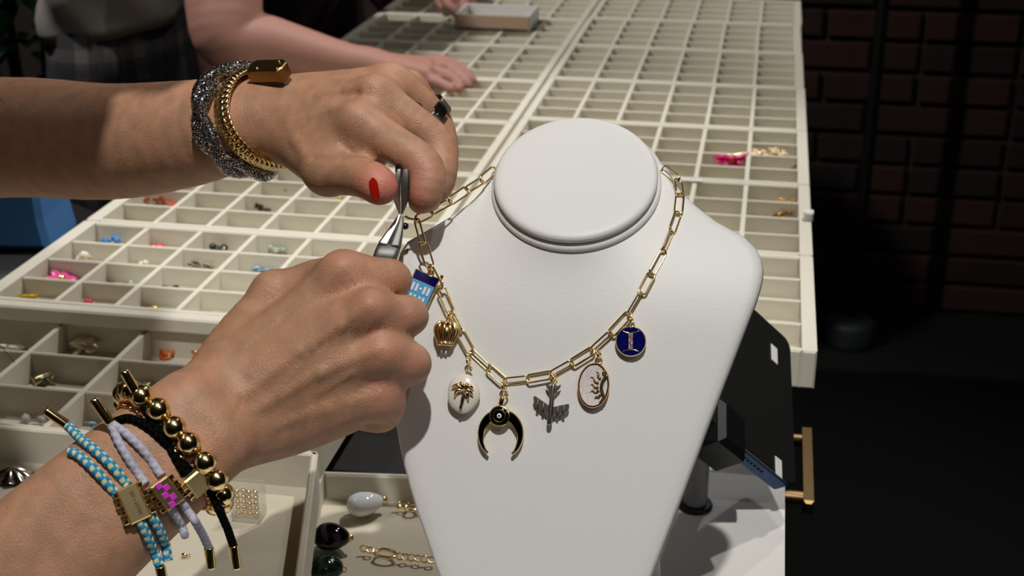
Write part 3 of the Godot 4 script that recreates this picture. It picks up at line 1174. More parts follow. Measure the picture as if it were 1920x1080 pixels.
	rest.append_array([[sh_r, sh_l, 0.05, 0.05], [Vector3(-0.63, 1.33, -0.62), hip, 0.06, 0.07]])
	for s in [-1.0, 1.0]:
		rest.append_array([[hip, Vector3(-0.92, 0.09, -0.62 + s * 0.11), 0.06, 0.035], [Vector3(-0.94, 0.045, -0.62 + s * 0.11), Vector3(-0.80, 0.03, -0.62 + s * 0.12), 0.038, 0.03]])
		rest.push_back([hd + Vector3(-0.015, 0.0, s * 0.084), hd + Vector3(-0.02, -0.03, s * 0.084), 0.014, 0.010])
		rest.push_back([hd + Vector3(0.072, 0.028, s * 0.03), hd + Vector3(0.066, 0.026, s * 0.052), 0.013, 0.011])
	body(m, [[0.02, -1.0, rest]], [[hd + Vector3(0.09, -0.06, -0.02), hd + Vector3(0.09, -0.06, 0.02), 0.005, -0.003]], 0.007, skin_paint)
	wpart("body", m, mats.skin, o)
	var cloth := M.new()
	body(cloth, [[0.05, -1.0, [[Vector3(-0.93, 0.86, -0.75), Vector3(-0.93, 0.86, -0.49), 0.115, 0.115], [Vector3(-0.70, 1.24, -0.74), Vector3(-0.70, 1.24, -0.5), 0.095, 0.095], [Vector3(-0.93, 0.9, -0.62), Vector3(-0.69, 1.26, -0.62), 0.13, 0.10], [sh_r + Vector3(-0.01, 0, -0.02), sh_r.lerp(el_r, 0.35), 0.06, 0.055], [sh_l + Vector3(-0.01, 0, 0.02), sh_l.lerp(el_l, 0.35), 0.06, 0.055]]]], [], 0.01, func(_q, _n): return Color.WHITE)
	wpart("black_top", cloth, mats.black, o)
	var pants := M.new()
	body(pants, [[0.04, -1.0, [[Vector3(-0.93, 0.84, -0.72), Vector3(-0.91, 0.03, -0.74), 0.095, 0.05], [Vector3(-0.93, 0.84, -0.52), Vector3(-0.91, 0.03, -0.50), 0.095, 0.05], [Vector3(-0.93, 0.86, -0.72), Vector3(-0.93, 0.86, -0.52), 0.11, 0.11]]]], [], 0.012, func(_q, _n): return Color.WHITE)
	wpart("trousers", pants, mat("dark_denim", Color(0.08, 0.09, 0.13), 0.9), o)
	var hair := M.new()
	var rng := RandomNumberGenerator.new()
	rng.seed = 5
	body(hair, [[0.03, -1.0, [[hd + Vector3(-0.03, 0.05, 0), hd + Vector3(-0.01, 0.055, 0), 0.092, 0.088], [hd + Vector3(-0.07, 0.0, 0), hd + Vector3(-0.11, -0.20, 0), 0.075, 0.05], [hd + Vector3(-0.01, 0.0, 0.075), hd + Vector3(0.02, -0.20, 0.06), 0.035, 0.034], [hd + Vector3(-0.03, 0.0, -0.075), hd + Vector3(-0.02, -0.2, -0.085), 0.03, 0.022]]]], [], 0.008, func(_q, _n): return Color.WHITE)
	var ends := [[18, 205, 0.88], [30, 250, 0.88], [6, 300, 0.88], [28, 680, 0.70]]
	for e in ends:
		var tip := P(e[0], e[1], e[2])
		var q := tip + Vector3(-0.16 - rng.randf() * 0.03, 0.14 + rng.randf() * 0.05, rng.randf_range(-0.02, 0.02))
		hair.tube(smoothed([hd + Vector3(0.0, -0.02, 0.07 if e[1] > 500 else 0.0), (hd + q) / 2 + Vector3(0, -0.02, 0), q, tip.lerp(q, 0.4) + Vector3(0, 0.012, 0), tip], 6), 0.00018, 5)
	wpart("dark_hair", hair, mat("dark_hair", Color(0.05, 0.035, 0.03), 0.5), o)
	var red := mat("red_nail", Color(0.78, 0.13, 0.07), 0.2)
	nail(left_bones, 702, 356, Vector2(2, 12), 0.0045, 0.0135, red, o, 0.0)
# ---------------------------------------------------------------- the gold chain
func link_mesh(a: Vector3, b: Vector3, side: Vector3, half: float, wire: float) -> M:
	var x := (b - a).normalized()
	var y := (side - x * side.dot(x)).normalized()
	var pts := []
	var A := a - x * wire * 0.9
	var B := b + x * wire * 0.9
	var r := half
	for i in 9:
		var t := -PI / 2 + PI * i / 8.0
		pts.push_back(B - x * r * 0.8 + x * (cos(t) * r * 0.8) + y * (sin(t) * r))
	for i in 9:
		var t := PI / 2 + PI * i / 8.0
		pts.push_back(A + x * r * 0.8 + x * (cos(t) * r * 0.8) + y * (sin(t) * r))
	var m := M.new()
	m.tube(pts, wire, 8, true)
	return m

var tip_at: Vector3     # where the two pliers hold the open link

func necklace() -> void:
	var J := []
	for q in [[1243, 318, 0.001], [1271, 338, 0.001], [1275, 365, 0.001], [1272, 400, 0.001], [1260, 434, 0.001], [1245, 471, 0.001], [1222, 514, 0.001], [1203, 550, 0.001], [1180, 589, 0.001], [1146, 626, 0.001], [1112, 657, 0.001], [1073, 681, 0.001], [1034, 703, 0.001], [990, 711, 0.001], [946, 716, 0.001], [917, 690, 0.001], [884, 660, 0.001], [863, 622, 0.001], [846, 585, 0.002], [828, 541, 0.004], [806, 499, 0.009], [793, 456, 0.016], [781, 412, 0.023], [809, 398, 0.020], [844, 378, 0.015], [876, 356, 0.010], [903, 339, 0.006], [928, 318, 0.003]]:
		J.push_back(on_bust(q[0], q[1], q[2]))
	var o := thing("necklace", "gold paperclip-link chain necklace draped over the white neck form", "necklace", J[14])
	var flip := 0
	for i in J.size() - 1:
		var dir: Vector3 = (J[i + 1] - J[i]).normalized()
		var face: Vector3 = B_N if i < 22 else (EYE - J[i]).normalized()
		var across: Vector3 = face.cross(dir).normalized()
		var ang: float = [0.25, -0.75][flip % 2]
		if i == 4 or i == 7:
			ang = -1.15
		flip += 1
		var m := link_mesh(J[i], J[i + 1], across * cos(ang) + face * sin(ang), 0.0023, 0.00058)
		if i < 20:
			for k in m.v.size():
				m.v[k] += B_N * 0.0011
		wpart("link", m, mats.gold, o)
	tip_at = P(757, 404, depth_of(J[22]) - 0.002)
	var r := M.new()
	r.tube(smoothed([tip_at, tip_at.lerp(J[22], 0.5) + eye_up * -0.0006, J[22]], 5), 0.0006, 8)
	r.tube(ring_pts(J[22] + eye_up * 0.0002, 0.0019, eye_rt, 16), 0.0005, 7, true)
	wpart("jump_ring", r, mats.gold, o)
	var bead := M.new()
	bead.ball(P(760, 424, depth_of(tip_at) + 0.004), 0.0019, 14)
	wpart("end_bead", bead, mats.dark_metal, o)
	hung_charms()

# a frame on the form at a pixel: x right, y up along the form, z out of it; the figure is how big a pixel is there
var unit := 0.00029
func charm(called: String, label: String, x: float, y: float, roll: float, lift: float) -> Node3D:
	var at := on_bust(x, y, lift)
	unit = depth_of(at) / FOCAL
	var o := thing(called, label, "charm", at, "charms on the gold necklace")
	# facing out of the form, upright as the picture has it
	var z := B_N
	var yy := (eye_up - z * eye_up.dot(z)).normalized()
	var xx := yy.cross(z)
	var a := deg_to_rad(roll)
	o.basis = Basis(xx * cos(a) + yy * sin(a), yy * cos(a) - xx * sin(a), z)
	return o

func poly(pts: Array, ox := 0.0, oy := 0.0) -> PackedVector2Array:
	var p := PackedVector2Array()
	for q in pts:
		p.push_back(Vector2((q[0] - ox) * unit, -(q[1] - oy) * unit))
	return p

func at2(x: float, y: float, z: float) -> Vector3:
	return Vector3(x * unit, -y * unit, z)

func bail(o: Node3D, x: float, y0: float, y1: float, big := 6.0) -> void:
	var r := M.new()
	r.tube(ring_pts(at2(x, y0, 0.001), big * unit, Vector3(1, 0.1, 0.25), 18), 0.00062, 8, true)
	part("jump_ring", r, mats.gold, o)
	r = M.new()
	r.tube(ring_pts(at2(x, y1, 0.0008), big * unit * 0.8, Vector3(0.2, 0.1, 1), 18), 0.0006, 8, true)
	part("bail", r, mats.gold, o)

func flat3(z: float) -> Transform3D:
	return Transform3D(Basis(), Vector3(0, 0, z))

func hung_charms() -> void:
	var navy := mat("navy_enamel", Color(0.035, 0.05, 0.33), 0.15)
	var sky := mat("sky_enamel", Color(0.36, 0.66, 0.86), 0.2)
	var white := mat("white_enamel", Color(0.93, 0.93, 0.93), 0.25)
	var jet := mat("black_enamel", Color(0.012, 0.011, 0.012), 0.1)
	var pearl := mat("pearl", Color(0.90, 0.88, 0.84), 0.22)
	pearl.clearcoat_enabled = true
	pearl.clearcoat = 0.6
	var nacre := mat("nacre", Color.WHITE, 0.16)
	nacre.vertex_color_use_as_albedo = true
	nacre.clearcoat_enabled = true
	nacre.clearcoat = 0.7
	var crystal := mat("crystal", Color(0.93, 0.90, 0.92), 0.06, 0.55)
	var pinky := mat("pink_crystal", Color(0.90, 0.52, 0.58), 0.08, 0.45)
	var antique := mat("antique_silver", Color(0.62, 0.59, 0.56), 0.36, 1.0)
	# 1 blue tower
	var o := charm("tower_charm", "light blue enamel tower charm with navy band and white window bars", 787, 548, -23, 0.005)
	var m := M.new()
	m.prism(poly([[-25, -38], [24, -38], [24, -46], [30, -46], [30, -36], [25, -36], [25, 40], [-25, 40]]), 0.0016, flat3(0), 0.0003)
	part("gold_plate", m, mats.gold, o)
	m = M.new()
	m.prism(poly([[-23, -36], [23, -36], [23, -20], [-23, -20]]), 0.0006, flat3(0.0008), 0.0001)
	part("navy_band", m, navy, o)
	m = M.new()
	m.prism(poly([[-23, -19], [23, -19], [23, 38], [-23, 38]]), 0.0006, flat3(0.0008), 0.0001)
	part("blue_face", m, sky, o)
	m = M.new()
	for row in 3:
		for x in [-16, -8, 8, 16]:
			if row == 0 or row > 0:
				m.box(at2(x + (0 if row == 0 else (3 if x < 0 else -3)), -6 + row * 21, 0.0012), Vector3(4.6, 15, 0) * unit + Vector3(0, 0, 0.0005), 0.0001)
	m.egg(Transform3D(Basis.from_scale(Vector3(2.6 * unit, 2.6 * unit, 0.0004)), at2(0, -6, 0.0012)), 12)
	part("window_bar", m, white, o)
	bail(o, 6, -46, -40, 6)
	# 2 ribbed balloon
	o = charm("balloon_charm", "small ribbed gold balloon charm with open basket", 836, 626, -4, 0.005)
	m = M.new()
	m.egg(Transform3D(Basis.from_scale(Vector3(16, 17, 14) * unit), at2(0, -3, 0)), 18)
	part("core", m, mats.dull_gold, o)
	m = M.new()
	for k in 12:
		var a := TAU * k / 12
		var pts := []
		for q in [[4, -21], [13, -21], [20, -14], [21.5, -4], [17, 8], [13, 16]]:
			pts.push_back(Vector3(cos(a) * q[0] * unit, -q[1] * unit, sin(a) * q[0] * unit * 0.85))
		m.tube(smoothed(pts, 3), 3.1 * unit, 7)
	part("rib", m, mats.gold, o)
	m = M.new()
	for k in 10:
		var a := TAU * k / 10
		m.ball(Vector3(cos(a) * 13 * unit, -19 * unit, sin(a) * 11 * unit), 3.6 * unit, 10)
	m.tube(ring_pts(Vector3(0, -16 * unit, 0), 13 * unit, Vector3.UP, 20), 2.2 * unit, 7, true)
	part("basket_ring", m, mats.gold, o)
	bail(o, 5, -36, -26, 6)
	# 3 pearl with a palm tree
	o = charm("pearl_charm", "baroque coin pearl charm with a small gold palm tree", 869, 737, 0, 0.0045)
	m = M.new()
	var rows := []
	for i in 13:
		var t := PI * (i + 0.3) / 12.6
		var row := PackedVector3Array()
		for j in 40:
			var a := TAU * j / 40
			var r := 1.0 + 0.018 * sin(a * 3 + 2.2) + 0.018 * sin(a * 5 + 2.0)
			var ry := 36.0 if sin(a) > 0 else 36.0 + 3.0 * pow(maxf(0.0, -sin(a)), 6)
			row.push_back(Vector3(cos(a) * sin(t) * 31 * r * unit, sin(a) * sin(t) * ry * r * unit, cos(t) * 0.0034))
		rows.push_back(row)
	m.grid(rows, true)
	part("pearl", m, pearl, o)
	m = M.new()
	m.tube(smoothed([at2(-3, 29, 0.0034), at2(1, 14, 0.0042), at2(4, -2, 0.0044)], 5), PackedFloat32Array([0.0009, 0.0009, 0.00085, 0.0008, 0.0008, 0.0008, 0.0008, 0.0008, 0.0008, 0.0008, 0.0008]), 8, false, func(s, _a): return 1.0 + 0.18 * sin(s * 6000.0))
	part("palm_trunk", m, mats.dull_gold, o)
	for q in [[-20, -10, -9, -14], [-14, 8, -9, -4], [-5, -20, 0, -16], [12, -18, 9, -14], [22, -9, 14, -12], [21, 4, 14, -4], [12, 14, 11, 2]]:
		var leaf := M.new()
		leaf.tube(smoothed([at2(4, -4, 0.0046), at2(q[2], q[3], 0.0050), at2(q[0], q[1], 0.0042)], 4), PackedFloat32Array([0.0006, 0.0008, 0.0010, 0.0012, 0.0012, 0.0010, 0.0008, 0.0006, 0.0003]), 8)
		part("palm_leaf", leaf, mats.gold, o)
	m = M.new()
	for q in [[4, -5], [12, -6], [8, 2]]:
		m.ball(at2(q[0], q[1], 0.0054), 0.0007, 10)
	part("crystal", m, crystal, o)
	bail(o, 9, -60, -46, 7)
	# 4 black horn with an eye
	o = charm("horn_charm", "black enamel crescent horn charm edged in gold with eye bead", 939, 813, 0, 0.0035)
	var outer := []
	var inner := []
	for i in 33:
		var a := deg_to_rad(236.0 - 295.0 * i / 32.0)
		outer.push_back([cos(a) * 44, -sin(a) * 47])
		var s := float(i) / 32.0
		var thick := 3.0 + 15.0 * pow(sin(PI * clampf(s, 0.02, 0.98)), 0.8)
		inner.push_back([cos(a) * (44 - thick), -sin(a) * (47 - thick * 1.15)])
	inner.reverse()
	m = M.new()
	m.prism(poly(outer + inner), 0.002, flat3(0), 0.0004, true)
	part("gold_horn", m, mats.gold, o)
	var o2 := []
	var i2 := []
	for i in range(1, 32):
		var a := deg_to_rad(236.0 - 295.0 * i / 32.0)
		var s := float(i) / 32.0
		var thick := 3.0 + 15.0 * pow(sin(PI * clampf(s, 0.02, 0.98)), 0.8)
		o2.push_back([cos(a) * (44 - 2.2), -sin(a) * (47 - 2.2)])
		i2.push_back([cos(a) * (44 - maxf(thick - 2.4, 2.6)), -sin(a) * (47 - maxf(thick * 1.15 - 2.4, 2.6))])
	i2.reverse()
	m = M.new()
	m.prism(poly(o2 + i2), 0.0007, flat3(0.0010), 0.0002, true)
	part("black_inlay", m, jet, o)
	var eye := Transform3D(Basis(Vector3.RIGHT, PI / 2), at2(-2, -33, 0.0012))
	m = M.new()
	m.lathe([Vector2(0.0002, -0.0012), Vector2(19 * unit, -0.0012), Vector2(20 * unit, 0.0004), Vector2(18.5 * unit, 0.0011), Vector2(16 * unit, 0.0009), Vector2(0.0002, 0.0009)], eye, 36)
	part("gold_setting", m, mats.gold, o)
	m = M.new()
	m.lathe([Vector2(0.0001, 0.0005), Vector2(17.5 * unit, 0.0005), Vector2(16.5 * unit, 0.0012), Vector2(12 * unit, 0.0015), Vector2(0.0001, 0.0018)], eye, 36)
	var eb := part("eye_bead", m, jet, o)
	m = M.new()
	m.tube(ring_pts(at2(-2, -33, 0.0027), 11.5 * unit, Vector3(0, 0, 1), 28), 0.00022, 6, true)
	part("brown_ring", m, mats.dull_gold, eb)
	m = M.new()
	m.egg(Transform3D(Basis.from_scale(Vector3(4.6 * unit, 4.6 * unit, 0.0004)), at2(-2, -33, 0.0029)), 14)
	part("white_dot", m, white, eb)
	m = M.new()
	m.egg(Transform3D(Basis.from_scale(Vector3(2.0 * unit, 2.0 * unit, 0.0003)), at2(-2, -33, 0.0032)), 12)
	part("pupil", m, jet, eb)
	m = M.new()
	m.tube([at2(2, -68, 0.001), at2(0, -54, 0.001)], 5.5 * unit, 12)
	part("bail_tube", m, mats.gold, o)
	bail(o, 5, -88, -74, 8.5)
	# 5 aeroplane, nose down
	o = charm("airplane_charm", "dark silver four-engined airplane charm hanging nose down", 1034, 758, -3, 0.0035)
	m = M.new()
	m.tube(smoothed([at2(2, -42, 0.0004), at2(1, -30, 0.0008), at2(0, 0, 0.001), at2(-1, 26, 0.001), at2(-1.5, 36, 0.0008), at2(-1.8, 40, 0.0006)], 3), PackedFloat32Array([0.0006, 0.0008, 0.0010, 0.0011, 0.0012, 0.0013, 0.0013, 0.0014, 0.0014, 0.0014, 0.0014, 0.0014, 0.0013, 0.0011, 0.0008, 0.0004]), 12)
	part("fuselage", m, antique, o)
	for q in [[[-3, 4], [-12, -2], [-33, -14], [-35, -10], [-33, -1], [-22, 9], [-4, 21]], [[4, 5], [14, 2], [32, -3], [34, 1], [33, 8], [22, 17], [4, 22]]]:
		m = M.new()
		m.prism(poly(q), 0.0008, flat3(0.0003), 0.0002)
		part("wing", m, antique, o)
	for q in [[[1, -25], [-4, -34], [-13, -38], [-12, -32], [-2, -18]], [[3, -25], [8, -34], [16, -38], [14, -31], [4, -18]]]:
		m = M.new()
		m.prism(poly(q), 0.0007, flat3(0.0002), 0.00015)
		part("tailplane", m, antique, o)
	for q in [[-26, 4], [-15, 10], [13, 15], [24, 12]]:
		m = M.new()
		m.tube([at2(q[0], q[1] - 11, 0.0006), at2(q[0], q[1] - 2, 0.0008), at2(q[0], q[1] + 6, 0.0006)], PackedFloat32Array([0.0003, 0.0007, 0.0007]), 8)
		part("engine", m, antique, o)
	bail(o, 2, -50, -44, 6)
	# 6 mother-of-pearl oval with a half sun
	o = charm("shell_charm", "oval mother-of-pearl charm with a half sun in gold", 1113, 723, -4, 0.003)
	m = M.new()
	m.prism(circle2(30 * unit, 44, 42.5 * unit), 0.0022, flat3(0), 0.0005, true)
	part("gold_rim", m, mats.rose_gold, o)
	m = M.new()
	rows = []
	var cols := PackedColorArray()
	var f := FastNoiseLite.new()
	f.seed = 3
	f.frequency = 0.07
	for i in 12:
		var row := PackedVector3Array()
		for j in 44:
			var a := TAU * j / 44
			var r := 1.0 - i / 11.5
			var q := Vector2(cos(a) * 27.5, sin(a) * 40) * r
			row.push_back(Vector3(q.x * unit, q.y * unit, 0.0011 + 0.0005 * (1.0 - r * r)))
			var w := f.get_noise_2d(q.x * 2.2 + 40, q.y * 2.2)
			cols.push_back(Color(0.60, 0.53, 0.54).lerp(Color(0.90, 0.84, 0.80), clampf(0.5 + w * 1.1 - q.y * 0.012, 0.0, 1.0)))
		rows.push_back(row)
	m.grid(rows, true, true, true, cols)
	part("nacre_face", m, nacre, o)
	m = M.new()
	m.tube(smoothed([at2(25, -22, 0.0019), at2(17, -8, 0.002), at2(16, 6, 0.002), at2(23, 22, 0.0019)], 5), 0.0009, 8)
	var sun := part("half_sun", m, mats.dull_gold, o)
	m = M.new()
	for q in [[16, -32, 20, -22], [4, -26, 13, -14], [-7, -15, 10, -6], [-6, 0, 10, 2], [-5, 14, 11, 8], [5, 26, 14, 15], [16, 33, 19, 22]]:
		var a := Vector2(q[2], q[3])
		var e := Vector2(q[0], q[1])
		var side := (e - a).orthogonal().normalized() * 2.2
		var p1 := a.lerp(e, 0.35) + side
		var p2 := a.lerp(e, 0.7) - side
		m.tube(smoothed([at2(a.x, a.y, 0.002), at2(p1.x, p1.y, 0.002), at2(p2.x, p2.y, 0.0019), at2(e.x, e.y, 0.0018)], 3), PackedFloat32Array([0.0007, 0.0007, 0.0006, 0.0006, 0.0006, 0.0005, 0.0004, 0.0003, 0.0002, 0.0001]), 7)
	part("sun_ray", m, mats.dull_gold, sun)
	bail(o, 6, -58, -47, 7)
	# 7 navy disc
	o = charm("disc_charm", "round navy enamel charm with a vertical bar of pink crystals", 1183, 640, 0, 0.003)
	m = M.new()
	m.prism(circle2(29 * unit, 48), 0.0022, flat3(0), 0.0005, true)
	part("gold_rim", m, mats.gold, o)
	m = M.new()
	m.prism(circle2(26.8 * unit, 48), 0.0006, flat3(0.0010), 0.0001, true)
	part("navy_face", m, navy, o)
	m = M.new()
	for s in [-1, 1]:
		var pts := []
		for i in 9:
			var t := -0.62 + 1.24 * i / 8.0
			pts.push_back(at2(sin(t) * 26, s * (36 - cos(t) * 20.5 + 0.0), 0.00135))
		m.tube(pts, 0.00026, 6)
	part("gold_arc", m, mats.gold, o)
	m = M.new()
	m.box(at2(0, 0, 0.0014), Vector3(9 * unit, 32 * unit, 0.0006), 0.0001)
	part("gold_bar", m, mats.rose_gold, o)
	for k in 7:
		for s in [-1, 1]:
			m = M.new()
			m.ball(at2(s * 2.2, -13 + k * 4.3, 0.0018), 2.3 * unit, 8)
			part("crystal", m, pinky if (k + s) % 3 == 0 else crystal, o)
	bail(o, 1, -39, -31, 6)
# ---------------------------------------------------------------- what she wears
func loop_on(groups: Array, c: Vector3, axis: Vector3, k: int, lift: float, start := 0.0) -> Array:
	axis = axis.normalized()
	var u := (-eye_fw - axis * (-eye_fw).dot(axis)).normalized()    # towards the viewer first
	var w := axis.cross(u)
	var out := []
	for i in k:
		var a := start + TAU * i / k
		var d := u * cos(a) + w * sin(a)
		var t := 0.075
		for s in 40:
			var p := c + d * t
			var f := 9.0
			for g in groups:
				for b in g[2]:
					var AB: Vector3 = b[1] - b[0]
					var q := clampf((p - b[0]).dot(AB) / maxf(AB.length_squared(), 1e-12), 0.0, 1.0)
					f = minf(f, (p - b[0] - AB * q).length() - lerpf(b[2], b[3], q))
			if f < 0.0001:
				break
			t -= f * 0.8
		out.push_back(c + d * (t + lift))
	return out

func skin_frame(groups: Array, x: float, y: float, ax: float, ay: float, lift: float) -> Transform3D:
	var c := touch(groups, x, y)
	var e := touch(groups, x + ax, y + ay)
	var s := touch(groups, x - ay, y + ax)
	var X := (e - c).normalized()
	var Z := X.cross(s - c).normalized()
	if Z.dot(EYE - c) < 0.0:
		Z = -Z
	return Transform3D(Basis(X, Z.cross(X), Z), c + Z * lift)

func cord_path(groups: Array, pts: Array, lift: float) -> Array:
	var out := []
	for q in smoothed(pts.map(func(p): return Vector3(p[0], p[1], p[2] if p.size() > 2 else 0.0)), 5):
		out.push_back(touch(groups, q.x, q.y, 0.0, lift + q.z))
	return out

# a braided cord: strands over and under, in one or two colours
func braid(m: M, pts: Array, r: float, a: Color, b: Color, step := 0.0034) -> void:
	var fine := []
	for i in pts.size() - 1:
		var k := maxi(1, int((pts[i + 1] - pts[i]).length() / 0.00045))
		for j in k:
			fine.push_back(pts[i].lerp(pts[i + 1], float(j) / k))
	fine.push_back(pts[pts.size() - 1])
	m.tube(fine, r, 20, false,
		func(s, an):
			var p := fposmod(s / step + an / TAU * 2.0, 1.0)
			var q := fposmod(s / step - an / TAU * 2.0, 1.0)
			return 0.80 + 0.24 * maxf(sin(p * PI), sin(q * PI)),
		func(s, an):
			var p := fposmod(s / step + an / TAU * 2.0, 1.0)
			var q := fposmod(s / step - an / TAU * 2.0, 1.0)
			return a if sin(p * PI) * 1.12 > sin(q * PI) else b)

func aglet(o: Node3D, a: Vector3, b: Vector3, r: float) -> void:
	var m := M.new()
	var d := b - a
	m.tube([a, a + d * 0.08, a + d * 0.9, a + d * 0.97, b], PackedFloat32Array([r * 0.9, r, r * 0.92, r * 0.85, r * 0.5]), 12)
	wpart("cord_tip", m, mats.gold, o)

func clasp(o: Node3D, xf: Transform3D, size: Vector3, accent: Material) -> Node3D:
	# a plate with a pair of side rails of small blocks
	var m := M.new()
	m.box(Vector3.ZERO, size, 0.0008)
	var c := part("clasp", m, mats.satin_gold, o, o.transform.affine_inverse() * xf)
	for s in [-1, 1]:
		var g := M.new()
		for k in 4:
			g.box(Vector3(size.x * (-0.375 + 0.25 * k), s * (size.y / 2 + 0.0009 + 0.0005 * (k % 2)), 0.0002), Vector3(size.x * 0.15, 0.0026, size.z * 0.8), 0.0004)
		part("clasp_block", g, accent, c)
	return c

func bracelets() -> void:
	var R := right_bones
	var A := (P(385, 790, 0.625 * HAND_R) - P(130, 1010, 0.608 * HAND_R)).normalized()
	var mid := func(x, y): return P(x, y, 0.622 * HAND_R)
	# gold beads
	var o := thing("bead_bracelet", "bracelet of round polished gold beads nearest the lower hand", "bracelet", mid.call(335, 856))
	var ring := loop_on(R, o.position, A + eye_fw * 0.34, 200, 0.0048)
	var total := 0.0
	for i in 200:
		total += (ring[(i + 1) % 200] - ring[i]).length()
	var beads := int(total / 0.0118)
	var ball := M.new()
	ball.ball(Vector3.ZERO, 0.0060, 26)
	var ball_mesh := ball.mesh()
	var run := 0.0
	var next := 0.0
	var put := 0
	for i in 200:
		if run >= next and put < beads:
			part("bead", ball_mesh, mats.gold, o, Transform3D(Basis(), ring[i] - o.position))
			put += 1
			next += total / beads
		run += (ring[(i + 1) % 200] - ring[i]).length()
	var th := M.new()
	th.tube(ring, 0.0006, 6, true)
	wpart("elastic_thread", th, mats.dull_gold, o)
	# thin rose gold chain with small beads
	o = thing("chain_bracelet", "thin rose gold bead chain bracelet between black cord and gold beads", "bracelet", mid.call(312, 872))
	ring = loop_on(R, o.position, A + eye_fw * 0.34, 90, 0.0012)
	var sm := M.new()
	sm.ball(Vector3.ZERO, 0.0014, 10)
	var sm_mesh := sm.mesh()
	for i in 90:
		if i % 2 == 0 or i % 9 == 1:
			part("bead", sm_mesh, mats.rose_gold, o, Transform3D(Basis.from_scale(Vector3.ONE * (1.7 if i % 30 < 4 and i % 2 == 0 else 0.75)), ring[i] - o.position))
	th = M.new()
	th.tube(ring, 0.0004, 5, true)
	wpart("thread", th, mats.rose_gold, o)
	# black cord
	var black_c := Color(0.003, 0.003, 0.0035)
	o = thing("cord_bracelet", "black braided cord bracelet with gold ends, beside the gold beads", "bracelet", mid.call(330, 880), "cord bracelets on the lower wrist")
	var m := M.new()
	var e0 := touch(R, 264, 748, 0.004, 0.002)
	braid(m, [e0] + cord_path(R, [[285, 790], [312, 830], [338, 872], [352, 895]], 0.0016), 0.0022, black_c, black_c * 2.2)
	braid(m, cord_path(R, [[215, 790], [245, 784], [285, 806], [322, 846], [362, 888]], 0.0016), 0.0020, black_c, black_c * 2.2)
	var drop := P(437, 1022, 0.62 * HAND_R)
	braid(m, cord_path(R, [[384, 900], [398, 926, 0.001]], 0.0016) + [P(412, 958, 0.606 * HAND_R), P(427, 992, 0.612 * HAND_R), drop], 0.0021, black_c, black_c * 2.2)
	wpart("cord", m, mats.cord, o)
	aglet(o, e0 + (P(266, 750, 0.7) - P(250, 722, 0.7)) * 0.1, P(231, 695, depth_of(e0) - 0.004), 0.0026)
	aglet(o, drop, P(445, 1068, 0.622 * HAND_R), 0.0026)
	clasp(o, skin_frame(R, 366, 900, 12, 15, 0.0028), Vector3(0.0125, 0.0105, 0.0052), mats.gold)
	# lavender cord
	var lav := Color(0.50, 0.50, 0.60)
	o = thing("cord_bracelet", "pale grey-lilac braided cord bracelet with pink enamel on its clasp", "bracelet", mid.call(285, 905), "cord bracelets on the lower wrist")
	m = M.new()
	e0 = touch(R, 208, 794, 0.003, 0.002)
	braid(m, [e0] + cord_path(R, [[222, 828], [246, 868], [273, 908]], 0.0016), 0.0022, lav, lav * 0.8, 0.004)
	braid(m, [e0] + cord_path(R, [[236, 812], [270, 846], [303, 892]], 0.0016), 0.0022, lav, lav * 0.8, 0.004)
	drop = P(391, 1026, 0.612 * HAND_R)
	braid(m, cord_path(R, [[338, 935], [352, 958, 0.001]], 0.0016) + [P(364, 974, 0.594 * HAND_R), P(380, 1002, 0.604 * HAND_R), drop], 0.0021, lav, lav * 0.8, 0.004)
	braid(m, cord_path(R, [[318, 950], [332, 972], [342, 990, 0.001]], 0.0016) + [P(347, 1004, 0.60 * HAND_R)], 0.0021, lav, lav * 0.8, 0.004)
	wpart("cord", m, mats.cord, o)
	aglet(o, e0, P(174, 748, depth_of(e0) - 0.003), 0.0026)
	aglet(o, drop, P(397, 1067, 0.614 * HAND_R), 0.0026)
	var cl := clasp(o, skin_frame(R, 311, 922, 11, 15, 0.0028), Vector3(0.0150, 0.0100, 0.0050), mats.gold)
	var pk := M.new()
	for k in 5:
		pk.box(Vector3(-0.0056 + k * 0.0028, 0.0012 * (1 if k % 2 else -1), 0.0026), Vector3(0.0031, 0.0030, 0.0008), 0.0002)
	part("pink_enamel", pk, mat("pink_enamel", Color(0.86, 0.25, 0.80), 0.3), cl)
	# blue and yellow cord
	var blue := Color(0.03, 0.27, 0.52)
	var yel := Color(0.68, 0.66, 0.38)
	o = thing("cord_bracelet", "blue and yellow braided cord bracelet with an engraved gold plate", "bracelet", mid.call(235, 945), "cord bracelets on the lower wrist")
	m = M.new()
	e0 = touch(R, 126, 797, 0.004, 0.003)
	braid(m, [e0] + cord_path(R, [[150, 822], [185, 850], [215, 880], [240, 912]], 0.0017), 0.0024, blue, yel, 0.0042)
	braid(m, cord_path(R, [[131, 846], [150, 856], [180, 884], [205, 912], [220, 930]], 0.0017), 0.0024, blue, yel, 0.0042)
	drop = P(300, 1062, 0.60 * HAND_R)
	braid(m, cord_path(R, [[262, 975], [276, 1005], [289, 1035]], 0.0017) + [drop], 0.0024, blue, yel, 0.0042)
	braid(m, cord_path(R, [[282, 965], [298, 992], [310, 1022]], 0.0017) + [P(315, 1052, 0.604 * HAND_R)], 0.0024, blue, yel, 0.0042)
	wpart("cord", m, mats.cord, o)
	aglet(o, e0, P(84, 769, depth_of(e0) - 0.003), 0.0027)
	aglet(o, drop, P(308, 1100, 0.60 * HAND_R), 0.0027)
	cl = clasp(o, skin_frame(R, 252, 943, 9, 20, 0.0028), Vector3(0.0180, 0.0105, 0.0048), mats.gold)
	var tm := TextMesh.new()
	var sf := SystemFont.new()
	sf.font_names = PackedStringArray(["Droid Sans"])
	tm.font = sf
	tm.text = "HOLST + LEE"
	tm.font_size = 20
